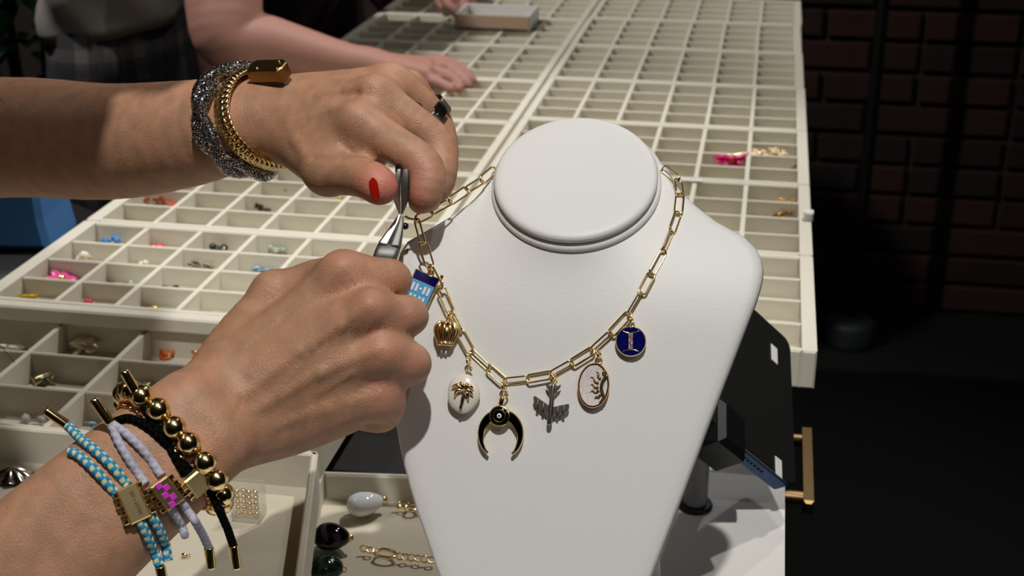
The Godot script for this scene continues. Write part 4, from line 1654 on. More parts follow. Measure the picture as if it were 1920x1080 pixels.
	tm.pixel_size = 0.00011
	tm.depth = 0.0002
	var lettering := part("lettering", tm, mats.dark_metal, cl, Transform3D(Basis(Vector3(-1, 0, 0), Vector3(0, -1, 0), Vector3(0, 0, 1)), Vector3(0, 0.0012, 0.0024)))
	lettering.set_meta("label", "engraved words HOLST + LEE")
	# ---- the upper wrist: crystal twist, gold rope chain with a padlock clasp
	var L := left_bones
	var A2 := (P(545, 222, 0.732 * HAND_L) - P(330, 254, 0.758 * HAND_L)).normalized()
	o = thing("crystal_bangle", "twisted silver bangle paved with clear crystals on the upper wrist", "bracelet", P(468, 218, 0.737 * HAND_L))
	ring = loop_on(L, o.position, A2 - eye_fw * 0.50 + eye_up * 0.14, 110, 0.0042)
	var strands := []
	for s in 2:
		var pts := []
		for i in 110:
			var out: Vector3 = (ring[i] - o.position).normalized()
			var t: Vector3 = (ring[(i + 1) % 110] - ring[(i + 109) % 110]).normalized()
			var side := t.cross(out)
			var a := TAU * 4.0 * i / 110 + TAU * s / 2
			pts.push_back(ring[i] + out * (0.0026 * cos(a)) + side * (0.0044 * sin(a)))
		pts = smoothed(pts, 4, true)
		m = M.new()
		m.tube(pts, 0.0032, 18, true)
		strands.push_back(pts)
		wpart("crystal_strand", m, mat("pave", Color(0.30, 0.29, 0.30), 0.35, 0.9), o)
	crystals_on(o, strands, 0.0032)
	o = thing("chain_bracelet", "chunky gold rope chain bracelet with a block clasp on upper wrist", "bracelet", P(500, 214, 0.735 * HAND_L))
	ring = loop_on(L, o.position, A2 - eye_fw * 0.42 + eye_up * 0.16, 58, 0.0036)
	var lk := M.new()
	lk.tube(link_pts(0.0047, 0.0034), 0.00115, 8, true)
	var lk_mesh := lk.mesh()
	for i in 58:
		var out: Vector3 = (ring[i] - o.position).normalized()
		var t: Vector3 = (ring[(i + 1) % 58] - ring[(i + 57) % 58]).normalized()
		var side := t.cross(out)
		for s in [-1.0, 1.0]:
			var x: Vector3 = (t * 0.75 + side * s * 0.66).normalized()
			var z: Vector3 = (out + side * s * 0.5).normalized()
			var y: Vector3 = z.cross(x).normalized()
			part("link", lk_mesh, mats.gold, o, Transform3D(Basis(x, y, x.cross(y)), ring[i] + side * s * 0.0017 - o.position))
	var xf := skin_frame(L, 505, 168, 20, -1, 0.0)
	xf.origin = P(505, 134, 0.716 * HAND_L)
	var X := (P(545, 126, 0.70 * HAND_L) - P(465, 128, 0.712 * HAND_L)).normalized()
	var Z := (eye_fw * -0.75 + eye_up * 0.66).normalized()
	Z = (Z - X * Z.dot(X)).normalized()
	var pts2 := PackedVector2Array([Vector2(-0.012, -0.005), Vector2(0.010, -0.005), Vector2(0.0125, -0.002), Vector2(0.0125, 0.003), Vector2(0.009, 0.006), Vector2(-0.010, 0.006), Vector2(-0.0125, 0.003)])
	m = M.new()
	m.prism(pts2, 0.009, Transform3D(Basis(X, Z.cross(X), Z), xf.origin), 0.0008)
	var lock := wpart("block_clasp", m, mats.dull_gold, o)
	for q in [[-0.0045, -0.0035], [0.0075, 0.0025], [0.0098, -0.004]]:
		m = M.new()
		m.ball(o.transform.affine_inverse() * (xf.origin + X * q[0] + Z.cross(X) * q[1] + Z * 0.0046), 0.0009, 10)
		part("stud", m, mats.gold, lock)
	# ring of dark blocks on the finger
	var c := P(806, 214, 0.7275 * HAND_L)
	var ax := (P(826, 244, 0.732 * HAND_L) - P(782, 190, 0.723 * HAND_L)).normalized()
	o = thing("finger_ring", "dark gunmetal ring of small blocks on the upper hand", "ring", c)
	m = M.new()
	m.tube(ring_pts(c, 0.0090 * HAND_L, ax, 32), 0.0011, 10, true)
	wpart("band", m, mats.dark_metal, o)
	var face := (-eye_fw + eye_up * 0.75 + eye_rt * 0.6)
	face = (face - ax * face.dot(ax)).normalized()
	for k in 4:
		var a := -0.95 + k * 0.6
		var d := face * cos(a) + ax.cross(face) * sin(a)
		m = M.new()
		m.box(c + d * 0.0098 * HAND_L + ax * (0.0008 * (1 if k % 2 else -1)), Vector3(0.0052, 0.0088, 0.0022), 0.0006, Basis(ax.cross(d), ax, d))
		wpart("ring_block", m, mats.dark_metal if k % 2 == 0 else mats.steel, o)

func crystals_on(o: Node3D, paths: Array, r: float) -> void:
	var g := M.new()
	for k in 6:
		var p := Vector3(cos(TAU * k / 6), 0, sin(TAU * k / 6)) * 0.00068
		var q := Vector3(cos(TAU * (k + 1) / 6), 0, sin(TAU * (k + 1) / 6)) * 0.00068
		var up := Vector3(0, 0.0003, 0)
		g.quad(p, q, q * 0.55 + up, p * 0.55 + up, p + q + up * 3.0)
		g.tri(p * 0.55 + up, q * 0.55 + up, up, Vector3.UP)
		g.tri(p, q, Vector3(0, -0.0004, 0), p + q - up * 3.0)
	var where := []
	var rng := RandomNumberGenerator.new()
	rng.seed = 4
	for pts in paths:
		var k: int = pts.size()
		for i in range(0, k, 2):
			var t: Vector3 = (pts[(i + 1) % k] - pts[(i - 1 + k) % k]).normalized()
			var u := t.cross(Vector3(0.3, 0.9, 0.2)).normalized()
			var w := t.cross(u)
			for j in 13:
				var a := TAU * (j + 0.5 * ((i / 2) % 2)) / 13
				var d := u * cos(a) + w * sin(a)
				where.push_back(Transform3D(Basis(Quaternion(Vector3.UP, (d + Vector3(rng.randf() - 0.5, rng.randf() - 0.5, rng.randf() - 0.5) * 1.5).normalized())), pts[i] + d * r - o.position))
	var mm := MultiMesh.new()
	mm.transform_format = MultiMesh.TRANSFORM_3D
	mm.mesh = g.mesh()
	mm.instance_count = where.size()
	for i in where.size():
		mm.set_instance_transform(i, where[i])
	var n := MultiMeshInstance3D.new()
	n.name = "crystals"
	n.multimesh = mm
	n.material_override = mat("pave_crystal", Color(0.95, 0.94, 0.95), 0.12, 1.0)
	n.set_meta("kind", "stuff")
	o.add_child(n, true)

func link_pts(a: float, b: float) -> Array:
	var out := []
	for i in 16:
		out.push_back(Vector3(cos(TAU * i / 16) * a, sin(TAU * i / 16) * b, 0))
	return out

# ---------------------------------------------------------------- pliers
# sections: [left pixel, right pixel, depth, half thickness]
func loft(m: M, sections: Array) -> void:
	var rows := []
	for s in sections:
		var a := P(s[0], s[1], s[4])
		var b := P(s[2], s[3], s[4])
		var c := (a + b) / 2
		var h := (b - a) / 2
		var row := PackedVector3Array()
		for j in 20:
			var t := TAU * j / 20
			var cx := signf(cos(t)) * pow(absf(cos(t)), 0.5)
			var cy := signf(sin(t)) * pow(absf(sin(t)), 0.5)
			row.push_back(c + h * cx - eye_fw * (s[5] * cy))
		rows.push_back(row)
	m.grid(rows, true)

func tools() -> void:
	var z := depth_of(tip_at)
	var zb := 0.665 * HAND_R
	var o := thing("pliers", "long-nose steel pliers rising from the lower fist to the link", "pliers", P(722, 478, zb))
	var m := M.new()
	var z2 := lerpf(z, zb, 0.55)
	loft(m, [[747, 402, 751.5, 403.5, z, 0.001], [739, 414, 748.5, 415.5, lerpf(z, zb, 0.15), 0.0016], [731, 426, 743, 429, lerpf(z, zb, 0.3), 0.0024], [711, 453, 731, 458, z2, 0.0042], [709, 458, 730, 463, z2, 0.0042]])
	wpart("jaw", m, mats.steel, o)
	m = M.new()
	loft(m, [[752, 403.5, 756, 407, z, 0.001], [749, 415.5, 757, 419, lerpf(z, zb, 0.15), 0.0016], [744, 429, 755.5, 436, lerpf(z, zb, 0.3), 0.0024], [732, 458, 752.5, 460, z2, 0.0042], [731, 463, 751, 465, z2, 0.0042]])
	wpart("jaw", m, mats.brushed_steel, o)
	m = M.new()
	loft(m, [[710, 455, 752.5, 460, z2 + 0.0006, 0.0040], [704, 468, 748, 476, lerpf(z, zb, 0.75), 0.0048], [698, 484, 742, 494, zb, 0.005], [690, 505, 734, 516, zb + 0.006, 0.0045]])
	wpart("pivot", m, mats.brushed_steel, o)
	for s in [-1, 1]:
		m = M.new()
		m.tube(smoothed([P(712 + s * 10, 508, zb + 0.006), P(690 + s * 14, 545, 0.670 * HAND_R), P(672 + s * 12, 600, 0.672 * HAND_R), P(662 + s * 10, 680, 0.666 * HAND_R)], 4), 0.0042, 12)
		wpart("handle", m, mats.black, o)
	o = thing("pliers", "flat-nose steel pliers pinched between thumb and finger of the upper hand", "pliers", P(755, 345, z - 0.02))
	var zt := 0.676 * HAND_L
	m = M.new()
	loft(m, [[747.5, 400, 751.5, 401.5, z, 0.001], [741, 384, 751.2, 386, lerpf(z, zt, 0.3), 0.0018], [735, 366, 750.8, 366, lerpf(z, zt, 0.6), 0.0028], [739, 345, 751, 345, lerpf(z, zt, 0.85), 0.0034], [744, 318, 754, 318, zt, 0.0036]])
	wpart("jaw", m, mats.steel, o)
	m = M.new()
	loft(m, [[752.3, 401.5, 755.5, 400.5, z, 0.001], [752.3, 386, 762, 386, lerpf(z, zt, 0.3), 0.0018], [752, 366, 766.5, 370, lerpf(z, zt, 0.6), 0.0028], [752, 345, 768, 345, lerpf(z, zt, 0.85), 0.0034], [755, 318, 768, 318, zt, 0.0036]])
	wpart("jaw", m, mats.brushed_steel, o)
	m = M.new()
	m.tube(smoothed([P(756, 320, zt), P(762, 280, zt + 0.014), P(772, 230, zt + 0.03), P(780, 196, zt + 0.05)], 4), 0.0045, 12)
	wpart("handle", m, mats.black, o)
# ---------------------------------------------------------------- things on the counter
func counter_things() -> void:
	# --- tablet on its stand, tipped back, seen past the form's edge
	var c := P(1473, 922, 0.97)          # lower right corner
	var up := (P(1464, 655, 1.045) - c)
	var tall := up.length() * 1.03
	up = up.normalized()
	var lf := P(1368, 834, 0.932) - c
	lf = (lf - up * lf.dot(up)).normalized()
	var nz := lf.cross(up).normalized()
	if nz.dot(EYE - c) < 0.0:
		nz = -nz
	var wide := 0.135
	var o := thing("tablet", "black tablet in a blue edged case behind the right side of the neck form", "tablet", c + lf * wide / 2)
	var outl := PackedVector2Array()
	for q in [[0.0, 0.0, -PI / 2], [0.0, 0.0, 0.0]]:
		pass
	var rr := 0.009
	for k in 4:
		var cx: float = [rr, wide - rr, wide - rr, rr][k]
		var cy: float = [rr, rr, tall - rr, tall - rr][k]
		for i in 7:
			var a: float = [PI, PI * 1.5, 0.0, PI * 0.5][k] + PI / 2 * i / 6.0
			outl.push_back(Vector2(cx + cos(a) * rr, cy + sin(a) * rr))
	var xf := Transform3D(Basis(lf, up, nz), c)
	var m := M.new()
	m.prism(outl, 0.0125, xf, 0.0012)
	wpart("case", m, mat("blue_case", Color(0.16, 0.36, 0.60), 0.5), o)
	m = M.new()
	m.prism(outl, 0.003, Transform3D(xf.basis, xf.origin + nz * 0.0072), 0.0008)
	wpart("screen", m, mats.black_gloss, o)
	for q in [[1452, 664], [1460, 876]]:
		var d := P(q[0], q[1], 1.0) - EYE
		var at := EYE + d * ((c + nz * 0.0090 - EYE).dot(nz) / d.dot(nz))
		m = M.new()
		m.box(at, Vector3(0.008, 0.0142, 0.0004), 0.0001, xf.basis)
		wpart("sticker", m, mats.paper, o)
	for k in 6:
		m = M.new()
		m.ball(c + lf * (0.032 + k * 0.0042) - up * 0.0001 + nz * 0.0008, 0.0011, 8)
		wpart("speaker_hole", m, mats.black, o)
	var hub := c + lf * 0.078 + up * 0.022 - nz * 0.004
	var pf := PY(1303, 950, COUNTER)
	var so := thing("tablet_stand", "black swivel mount on a grey post carrying the tablet behind the neck form", "stand", pf)
	m = M.new()
	m.box(P(1344, 815, depth_of(c + lf * 0.06) - 0.012), Vector3(0.030, 0.034, 0.030), 0.004, xf.basis)
	wpart("mount", m, mats.black, so)
	m = M.new()
	m.tube([pf + Vector3(0, 0.003, 0), pf + Vector3(0, 0.03, 0), hub - nz * 0.013], 0.0085, 20)
	wpart("post", m, mat("grey_post", Color(0.55, 0.55, 0.56), 0.5), so)
	m = M.new()
	m.lathe([Vector2(0.001, 0), Vector2(0.012, 0), Vector2(0.0125, 0.002), Vector2(0.0115, 0.004), Vector2(0.001, 0.005)], Transform3D(Basis(), pf), 36)
	wpart("foot", m, mats.black, so)
	# --- stone drops with gold clasps in the small tray
	drop("moonstone_pendant", "milky opalescent stone drop pendant with gold clasp in the small tray", Vector2(686, 951), Vector2(740, 940), 0.0135, 0.0095, [[742, 941], [760, 944], [785, 948], [830, 955]], false)
	drop("amethyst_pendant", "very dark purple stone drop pendant with gold lobster clasp", Vector2(624, 1016), Vector2(668, 1020), 0.0125, 0.0105, [[676, 1022], [700, 1028], [745, 1038], [765, 1040], [815, 1046]], true)
	var g := thing("malachite_pendant", "dark green ribbed stone pendant at the bottom edge of the small tray", "pendant", PY(612, 1084, 0.886))
	m = M.new()
	var rows := []
	for i in 12:
		var t := PI * (i + 0.3) / 11.6
		var row := PackedVector3Array()
		for j in 48:
			var a := TAU * j / 48
			var r := 1.0 + 0.06 * cos(a * 14)
			row.push_back(Vector3(cos(a) * sin(t) * 0.011 * r, 0.008 + cos(t) * 0.008, sin(a) * sin(t) * 0.010 * r))
		rows.push_back(row)
	m.grid(rows, true)
	part("stone", m, mat("malachite", Color(0.02, 0.12, 0.07), 0.15), g)
	m = M.new()
	m.tube(ring_pts(Vector3(0.0118, 0.008, 0.0), 0.002, Vector3(0, 0.3, 1), 16), 0.0005, 7, true)
	part("bail", m, mats.gold, g)
	# --- silver shell in the open tray
	var s := thing("shell_charm", "large silver scallop shell charm on the open tray floor at the left", "charm", PY(24, 893, 0.912))
	m = M.new()
	rows = []
	for i in 13:
		var rr2 := i / 12.0
		var row := PackedVector3Array()
		for j in 40:
			var a := TAU * j / 40
			var rad := (0.0135 + 0.0008 * cos(a * 9)) * rr2
			row.push_back(Vector3(cos(a) * rad, 0.0065 * (1.0 - rr2 * rr2) + 0.0009 * cos(a * 9) * rr2, sin(a) * rad * 0.85))
		rows.push_back(row)
	m.grid(rows, true, false)
	for i in m.n.size():
		if m.n[i].y < 0.0:
			m.n[i] = -m.n[i]
	for i in range(0, m.ix.size(), 3):
		var t := m.ix[i]
		m.ix[i] = m.ix[i + 1]
		m.ix[i + 1] = t
	part("shell", m, mats.silver, s)
	m = M.new()
	m.tube(ring_pts(Vector3(0.0155, 0.002, 0.0), 0.003, Vector3(0, 1, 0.3), 16), 0.0007, 7, true)
	part("bail", m, mats.silver, s)
	# --- clear box of gold beads
	var b := thing("bead_box", "small clear box of gold beads standing behind the gold bracelet", "box", PY(468, 968, 0.9105))
	m = M.new()
	for w in [[0, 0.0005, 0, 0.019, 0.001, 0.014], [-0.009, 0.012, 0, 0.001, 0.024, 0.014], [0.009, 0.012, 0, 0.001, 0.024, 0.014], [0, 0.012, -0.0066, 0.019, 0.024, 0.001], [0, 0.012, 0.0066, 0.019, 0.024, 0.001]]:
		m.box(Vector3(w[0], w[1], w[2]), Vector3(w[3], w[4], w[5]))
	var clear := mat("clear_box", Color(0.95, 0.95, 0.93, 0.12), 0.08)
	clear.transparency = BaseMaterial3D.TRANSPARENCY_ALPHA
	part("clear_case", m, clear, b)
	var bd := M.new()
	bd.ball(Vector3.ZERO, 0.0021, 10)
	var bdm := bd.mesh()
	for i in 4:
		for j in 5:
			part("bead", bdm, mats.gold, b, Transform3D(Basis(), Vector3(-0.0062 + i * 0.0041, 0.0035 + j * 0.0041, 0.003 - 0.001 * (i % 2))))
	var r := thing("gold_bead", "tiny loose gold charm on the open tray beside the blue cord bracelet", "bead", PY(346, 1043, 0.9105))
	m = M.new()
	m.egg(Transform3D(Basis.from_scale(Vector3(0.0021, 0.0014, 0.0015)), Vector3(0, 0.001, 0)), 12)
	part("charm_body", m, mats.gold, r)
	m = M.new()
	m.tube(ring_pts(Vector3(0.0028, 0.001, 0), 0.001, Vector3(0, 1, 0.2), 12), 0.0003, 6, true)
	part("loop", m, mats.gold, r)

func drop(called: String, label: String, mid: Vector2, tip: Vector2, long: float, wide: float, path: Array, dark: bool) -> void:
	var at := PY(mid.x, mid.y + 12, 0.886)
	var o := thing(called, label, "pendant", at)
	var to := PY(tip.x, tip.y + 12, 0.886) - at
	to.y = 0
	to = to.normalized()
	var m := M.new()
	var rows := []
	var side := to.cross(Vector3.UP)
	for i in 17:
		var t := -1.0 + 2.0 * i / 16.0
		var r := sqrt(maxf(0.0005, 1.0 - t * t)) * (1.0 - 0.22 * t)
		var row := PackedVector3Array()
		for j in 32:
			var a := TAU * j / 32
			row.push_back(to * (t * long) + (Vector3.UP * (cos(a) * 0.82) + side * sin(a)) * (wide * r) + Vector3.UP * wide * 0.86)
		rows.push_back(row)
	m.grid(rows, true)
	var mm: StandardMaterial3D
	if dark:
		mm = mat("amethyst", Color(0.035, 0.012, 0.045), 0.06)
	else:
		mm = mat("moonstone", Color(0.88, 0.90, 0.92), 0.08)
		mm.subsurf_scatter_enabled = true
		mm.subsurf_scatter_strength = 0.15
	part("stone", m, mm, o)
	m = M.new()
	m.lathe([Vector2(0.0002, -0.001), Vector2(0.0030, -0.001), Vector2(0.0026, 0.001), Vector2(0.0012, 0.0024), Vector2(0.0002, 0.0024)], Transform3D(Basis(Quaternion(Vector3.UP, to)), to * (long * 0.985) + Vector3.UP * wide * 0.86), 16)
	part("gold_cap", m, mats.gold, o)
	var at3 := func(q): return PY(q[0], q[1] + 5, 0.889) - at
	for k in path.size() - 1:
		var a: Vector3 = at3.call(path[k])
		var b: Vector3 = at3.call(path[k + 1])
		m = M.new()
		if k == 1:
			# lobster clasp: a hook with a gap and a lever
			var x := (b - a).normalized()
			var y := Vector3.UP.cross(x)
			var mid3 := (a + b) / 2
			var l := (b - a).length() / 2
			var pts := []
			for i in 13:
				var t := deg_to_rad(-150.0 + 290.0 * i / 12.0)
				pts.push_back(mid3 + x * cos(t) * l * 0.9 + y * sin(t) * 0.0045)
			m.tube(pts, 0.0012, 10)
			m.tube([pts[12], pts[0] + x * 0.0008], 0.0008, 8)
			m.ball(pts[12], 0.0016, 10)
			part("lobster_clasp", m, mats.gold, o)
		else:
			var n := maxi(2, int((b - a).length() / 0.0042))
			for i in n:
				var l := M.new()
				l.tube(ring_pts(a.lerp(b, (i + 0.5) / n), 0.0023, Vector3(0.2, 1, 0.3) if i % 2 else Vector3(0.3, 0.25, 1), 14), 0.00065, 7, true)
				part("chain_ring", l, mats.gold, o)

# ---------------------------------------------------------------- charms in the cells
func bit_mesh(kind: String, s: float, rng: RandomNumberGenerator) -> Array:
	# [shape of the stone, shape of the gold]
	var a := M.new()
	var g := M.new()
	match kind:
		"flower":
			for k in 6:
				var t := TAU * k / 6
				a.egg(Transform3D(Basis(Vector3.UP, -t) * Basis.from_scale(Vector3(s * 0.62, s * 0.16, s * 0.38)), Vector3(cos(t) * s * 0.62, s * 0.2, sin(t) * s * 0.62)), 10)
			g.egg(Transform3D(Basis.from_scale(Vector3(s * 0.32, s * 0.24, s * 0.32)), Vector3(0, s * 0.28, 0)), 10)
		"leaf":
			a.egg(Transform3D(Basis.from_scale(Vector3(s, s * 0.2, s * 0.45)), Vector3(0, s * 0.2, 0)), 12)
			g.tube([Vector3(-s * 0.9, s * 0.34, 0), Vector3(0, s * 0.42, 0), Vector3(s * 1.1, s * 0.3, 0)], s * 0.09, 6)
		"ring":
			a.tube(ring_pts(Vector3(0, s * 0.3, 0), s * 0.75, Vector3(0.2, 1, 0.1), 18), s * 0.26, 8, true)
			g.ball(Vector3(s * 0.95, s * 0.3, 0), s * 0.24, 8)
		"star":
			for k in 5:
				var t := TAU * k / 5
				a.egg(Transform3D(Basis(Vector3.UP, -t) * Basis.from_scale(Vector3(s * 0.7, s * 0.3, s * 0.22)), Vector3(cos(t) * s * 0.5, s * 0.3, sin(t) * s * 0.5)), 8)
			g.ball(Vector3(0, s * 0.5, 0), s * 0.3, 8)
		_:
			a.egg(Transform3D(Basis.from_scale(Vector3(s, s * 0.75, s * 0.8)), Vector3(0, s * 0.75, 0)), 12)
			g.tube(ring_pts(Vector3(s * 1.15, s * 0.7, 0), s * 0.36, Vector3(0, 0.3, 1), 12), s * 0.12, 6, true)
	return [a, g]

func charms() -> void:
	var rng := RandomNumberGenerator.new()
	rng.seed = 21
	var L := TRAY_TOP - 0.0178
	var B := 0.9118
	var gold := Color(0.93, 0.78, 0.45)
	# x, y, level, kind, colour (gold shines), how many, size in mm, label
	var list := [
		[58, 566, L, "ring", Color(0.75, 0.62, 0.12), 4, 4.5, "olive yellow hoop charm with gold bead, front left cell"],
		[180, 575, L, "bead", Color(0.86, 0.20, 0.30), 3, 2.6, "rose red bead charm, front row cell beside yellow hoops"],
		[291, 579, L, "bead", gold, 1, 2.2, "single tiny gold ball charm alone in a front row cell"],
		[116, 522, L, "flower", Color(0.93, 0.36, 0.62), 1, 8.0, "pink flower charm with a yellow middle"],
		[226, 534, L, "leaf", Color(0.55, 0.80, 0.62), 4, 2.8, "pale mint green leaf charm in a left tray cell"],
		[322, 542, L, "ring", Color(0.20, 0.18, 0.24), 3, 2.6, "dark ring charm with gold bead below the brown ones"],
		[165, 489, L, "bead", Color(0.92, 0.90, 0.84), 3, 3.6, "white pearl charm with gold loop above the pink flower"],
		[281, 498, L, "bead", Color(0.88, 0.88, 0.82), 3, 2.4, "small cream bead charm above the mint leaves"],
		[378, 499, L, "leaf", Color(0.16, 0.11, 0.08), 4, 3.4, "dark brown leaf charm with gold vein"],
		[492, 507, L, "leaf", Color(0.45, 0.72, 0.88), 5, 3.4, "light sky blue leaf charm above the lower knuckles"],
		[214, 455, L, "bead", Color(0.16, 0.50, 0.78), 4, 2.8, "bright blue bead charm in the back left cell"],
		[300, 459, L, "flower", Color(0.90, 0.18, 0.24), 2, 3.0, "small coral red flower charm beside the blue beads"],
		[415, 468, L, "bead", Color(0.10, 0.13, 0.10), 4, 2.8, "black green faceted bead charm in the second tray row"],
		[526, 472, L, "bead", Color(0.60, 0.66, 0.60), 4, 2.4, "clear grey bead charm left of the gold cluster"],
		[648, 470, L, "star", gold, 6, 3.4, "gold star charm heaped beside the long-nose pliers"],
		[290, 392, L, "leaf", Color(0.52, 0.20, 0.08), 7, 6.0, "copper red leaf charm heaped under the upper forearm"],
		[318, 381, L, "ring", Color(0.86, 0.33, 0.10), 1, 6.0, "orange ring charm behind the copper leaves"],
		[495, 390, L, "star", Color(0.32, 0.26, 0.16), 4, 3.2, "dark bronze star charm in the second tray"],
		[440, 352, L, "leaf", Color(0.05, 0.12, 0.20), 5, 4.4, "midnight blue leaf charm below the gold rope chain"],
		[545, 360, L, "leaf", Color(0.15, 0.55, 0.55), 4, 4.4, "turquoise leaf charm under the upper wrist"],
		[640, 369, L, "bead", gold, 2, 2.2, "tiny gold bead charm under the upper thumb"],
		[700, 396, L, "leaf", Color(0.06, 0.42, 0.32), 4, 4.0, "emerald leaf charm left of the pliers tips"],
		[165, 655, B, "leaf", Color(0.90, 0.89, 0.85), 8, 4.4, "white oval enamel charm with gold vein in a large cell"],
		[300, 660, B, "ring", Color(0.80, 0.38, 0.15), 3, 3.6, "amber orange ring charm behind the lower wrist, left group"],
		[360, 664, B, "star", Color(0.88, 0.55, 0.30), 3, 3.4, "copper gold star charm next to the lower wrist"],
		[76, 718, B, "leaf", Color(0.20, 0.27, 0.12), 7, 4.4, "olive green leaf charm in the large middle cell"],
		[252, 726, B, "leaf", Color(0.22, 0.50, 0.24), 4, 4.2, "leaf green charm behind the black cord tip"],
		[22, 652, B, "leaf", Color(0.85, 0.85, 0.82), 4, 4.0, "white leaf charm in the leftmost large cell"],
		[62, 787, B, "bead", Color(0.70, 0.70, 0.70), 3, 2.6, "small silver grey bead charm behind the blue cord tip"],
		[160, 795, B, "leaf", Color(0.42, 0.62, 0.72), 4, 3.4, "pale blue leaf charm behind the lilac cord"],
		[1366, 312, L, "leaf", Color(0.90, 0.06, 0.50), 9, 6.5, "magenta leaf charm in the right-hand trays"],
		[1442, 306, L, "flower", Color(0.90, 0.80, 0.62), 7, 7.0, "cream flower charm with gold heart beside the magenta ones"],
		[1490, 314, L, "leaf", Color(0.50, 0.45, 0.38), 4, 5.0, "grey brown leaf charm beside the cream flowers"],
		[1473, 378, L, "star", gold, 3, 2.8, "gold star charm near the white paper tag, back cell"],
		[1468, 404, L, "star", Color(0.60, 0.42, 0.14), 4, 3.2, "bronze star charm near the white paper tag, nearer cell"],
		[1216, 264, L, "bead", Color(0.85, 0.55, 0.50), 2, 2.6, "tiny pink bead charm right of the neck disc"],
		[790, 385, L, "leaf", Color(0.30, 0.24, 0.14), 3, 3.6, "brown leaf charm behind the upper fingertips"],
	]
	var shine := {}
	for q in list:
		var c: Color = q[4]
		var key := "charm_%s" % c.to_html(false)
		if not mats.has(key):
			mat(key, c, 0.22, 0.9 if c == gold or q[3] == "star" else 0.0)
		for k in int(q[5]):
			var s: float = q[6] * (0.0017 if q[2] == B else 0.0016) * rng.randf_range(0.8, 1.1)
			var at := PY(q[0], q[1], q[2] + (0.0022 if q[2] == L else 0.003))
			at.y = q[2] + 0.0004
			at.z += 0.0012
			if q[5] > 1:
				at += Vector3(rng.randf_range(-1, 1) * minf(0.012, 0.0032 * q[5]), 0, rng.randf_range(-0.25, 0.6) * 0.006)
				at.y += rng.randf() * s * (1.5 if q[5] > 5 else (0.9 if q[5] > 2 else 0.0))
			var o := thing("charm", q[7], "charm", at, ("charms in a cell: " + q[7]) if q[5] > 1 else "")
			o.rotation = Vector3(rng.randf_range(-0.3, 0.3), rng.randf() * TAU, rng.randf_range(-0.3, 0.3))
			var ab := bit_mesh(q[3], s, rng)
			part("stone", ab[0], mats[key], o)
			part("gold_fitting", ab[1], mats.gold, o)
# ---------------------------------------------------------------- shoppers behind the trays
func limb(joints: Array) -> Array:
	var k := joints.map(func(q): return Vector4(q[0], q[1], q[2], q[3]))
	var s := smoothed(k, 4)
	var out := []
	for i in s.size() - 1:
		out.push_back([P(s[i].x, s[i].y, s[i].z), P(s[i + 1].x, s[i + 1].y, s[i + 1].z), s[i].w * 0.001, s[i + 1].w * 0.001])
	return out

func ground(x: float, y: float, z: float, h: float) -> Vector3:
	var p := P(x, y, z)
	return Vector3(p.x, h, p.z)

func plain_white(_q: Vector3, _n: Vector3) -> Color:
	return Color.WHITE

func plaid() -> ImageTexture:
	var im := Image.create(128, 128, true, Image.FORMAT_RGB8)
	for y in 128:
		for x in 128:
			var c := Color(0.10, 0.095, 0.115)
			var a := 0.0
			for q in [x, y]:
				if q > 8 and q < 34:
					a += 0.42
				if q > 70 and q < 76 or q > 84 and q < 88:
					a += 0.25
				if q > 44 and q < 60:
					a -= 0.25
			im.set_pixel(x, y, c.lerp(Color(0.40, 0.36, 0.33), clampf(a, 0.0, 1.0)) if a >= 0.0 else c.darkened(-a))
	im.generate_mipmaps()
	return ImageTexture.create_from_image(im)

func stripes() -> ImageTexture:
	var im := Image.create(128, 128, true, Image.FORMAT_RGB8)
	for y in 128:
		for x in 128:
			var q := (x + y) % 128
			var c := Color(0.035, 0.03, 0.04)
			if q > 10 and q < 40:
				c = Color(0.20, 0.13, 0.16)
			elif q > 60 and q < 74:
				c = Color(0.34, 0.20, 0.17)
			im.set_pixel(x, y, c)
	im.generate_mipmaps()
	return ImageTexture.create_from_image(im)

func head_of(at: Vector3, face: Vector3) -> Array:
	var side := face.cross(Vector3.UP)
	var out := [[at, at + face * 0.02, 0.088, 0.085], [at + face * 0.03 + Vector3(0, -0.07, 0), at + face * 0.045 + Vector3(0, -0.095, 0), 0.06, 0.042], [at + face * 0.098 + Vector3(0, -0.02, 0), at + face * 0.115 + Vector3(0, -0.05, 0), 0.009, 0.013], [at + Vector3(0, -0.08, 0) - face * 0.03, at + Vector3(0, -0.22, 0) - face * 0.05, 0.055, 0.06]]
	for s in [-1.0, 1.0]:
		out.push_back([at + side * 0.086 * s, at + side * 0.086 * s + Vector3(0, -0.03, 0), 0.014, 0.011])
	return out

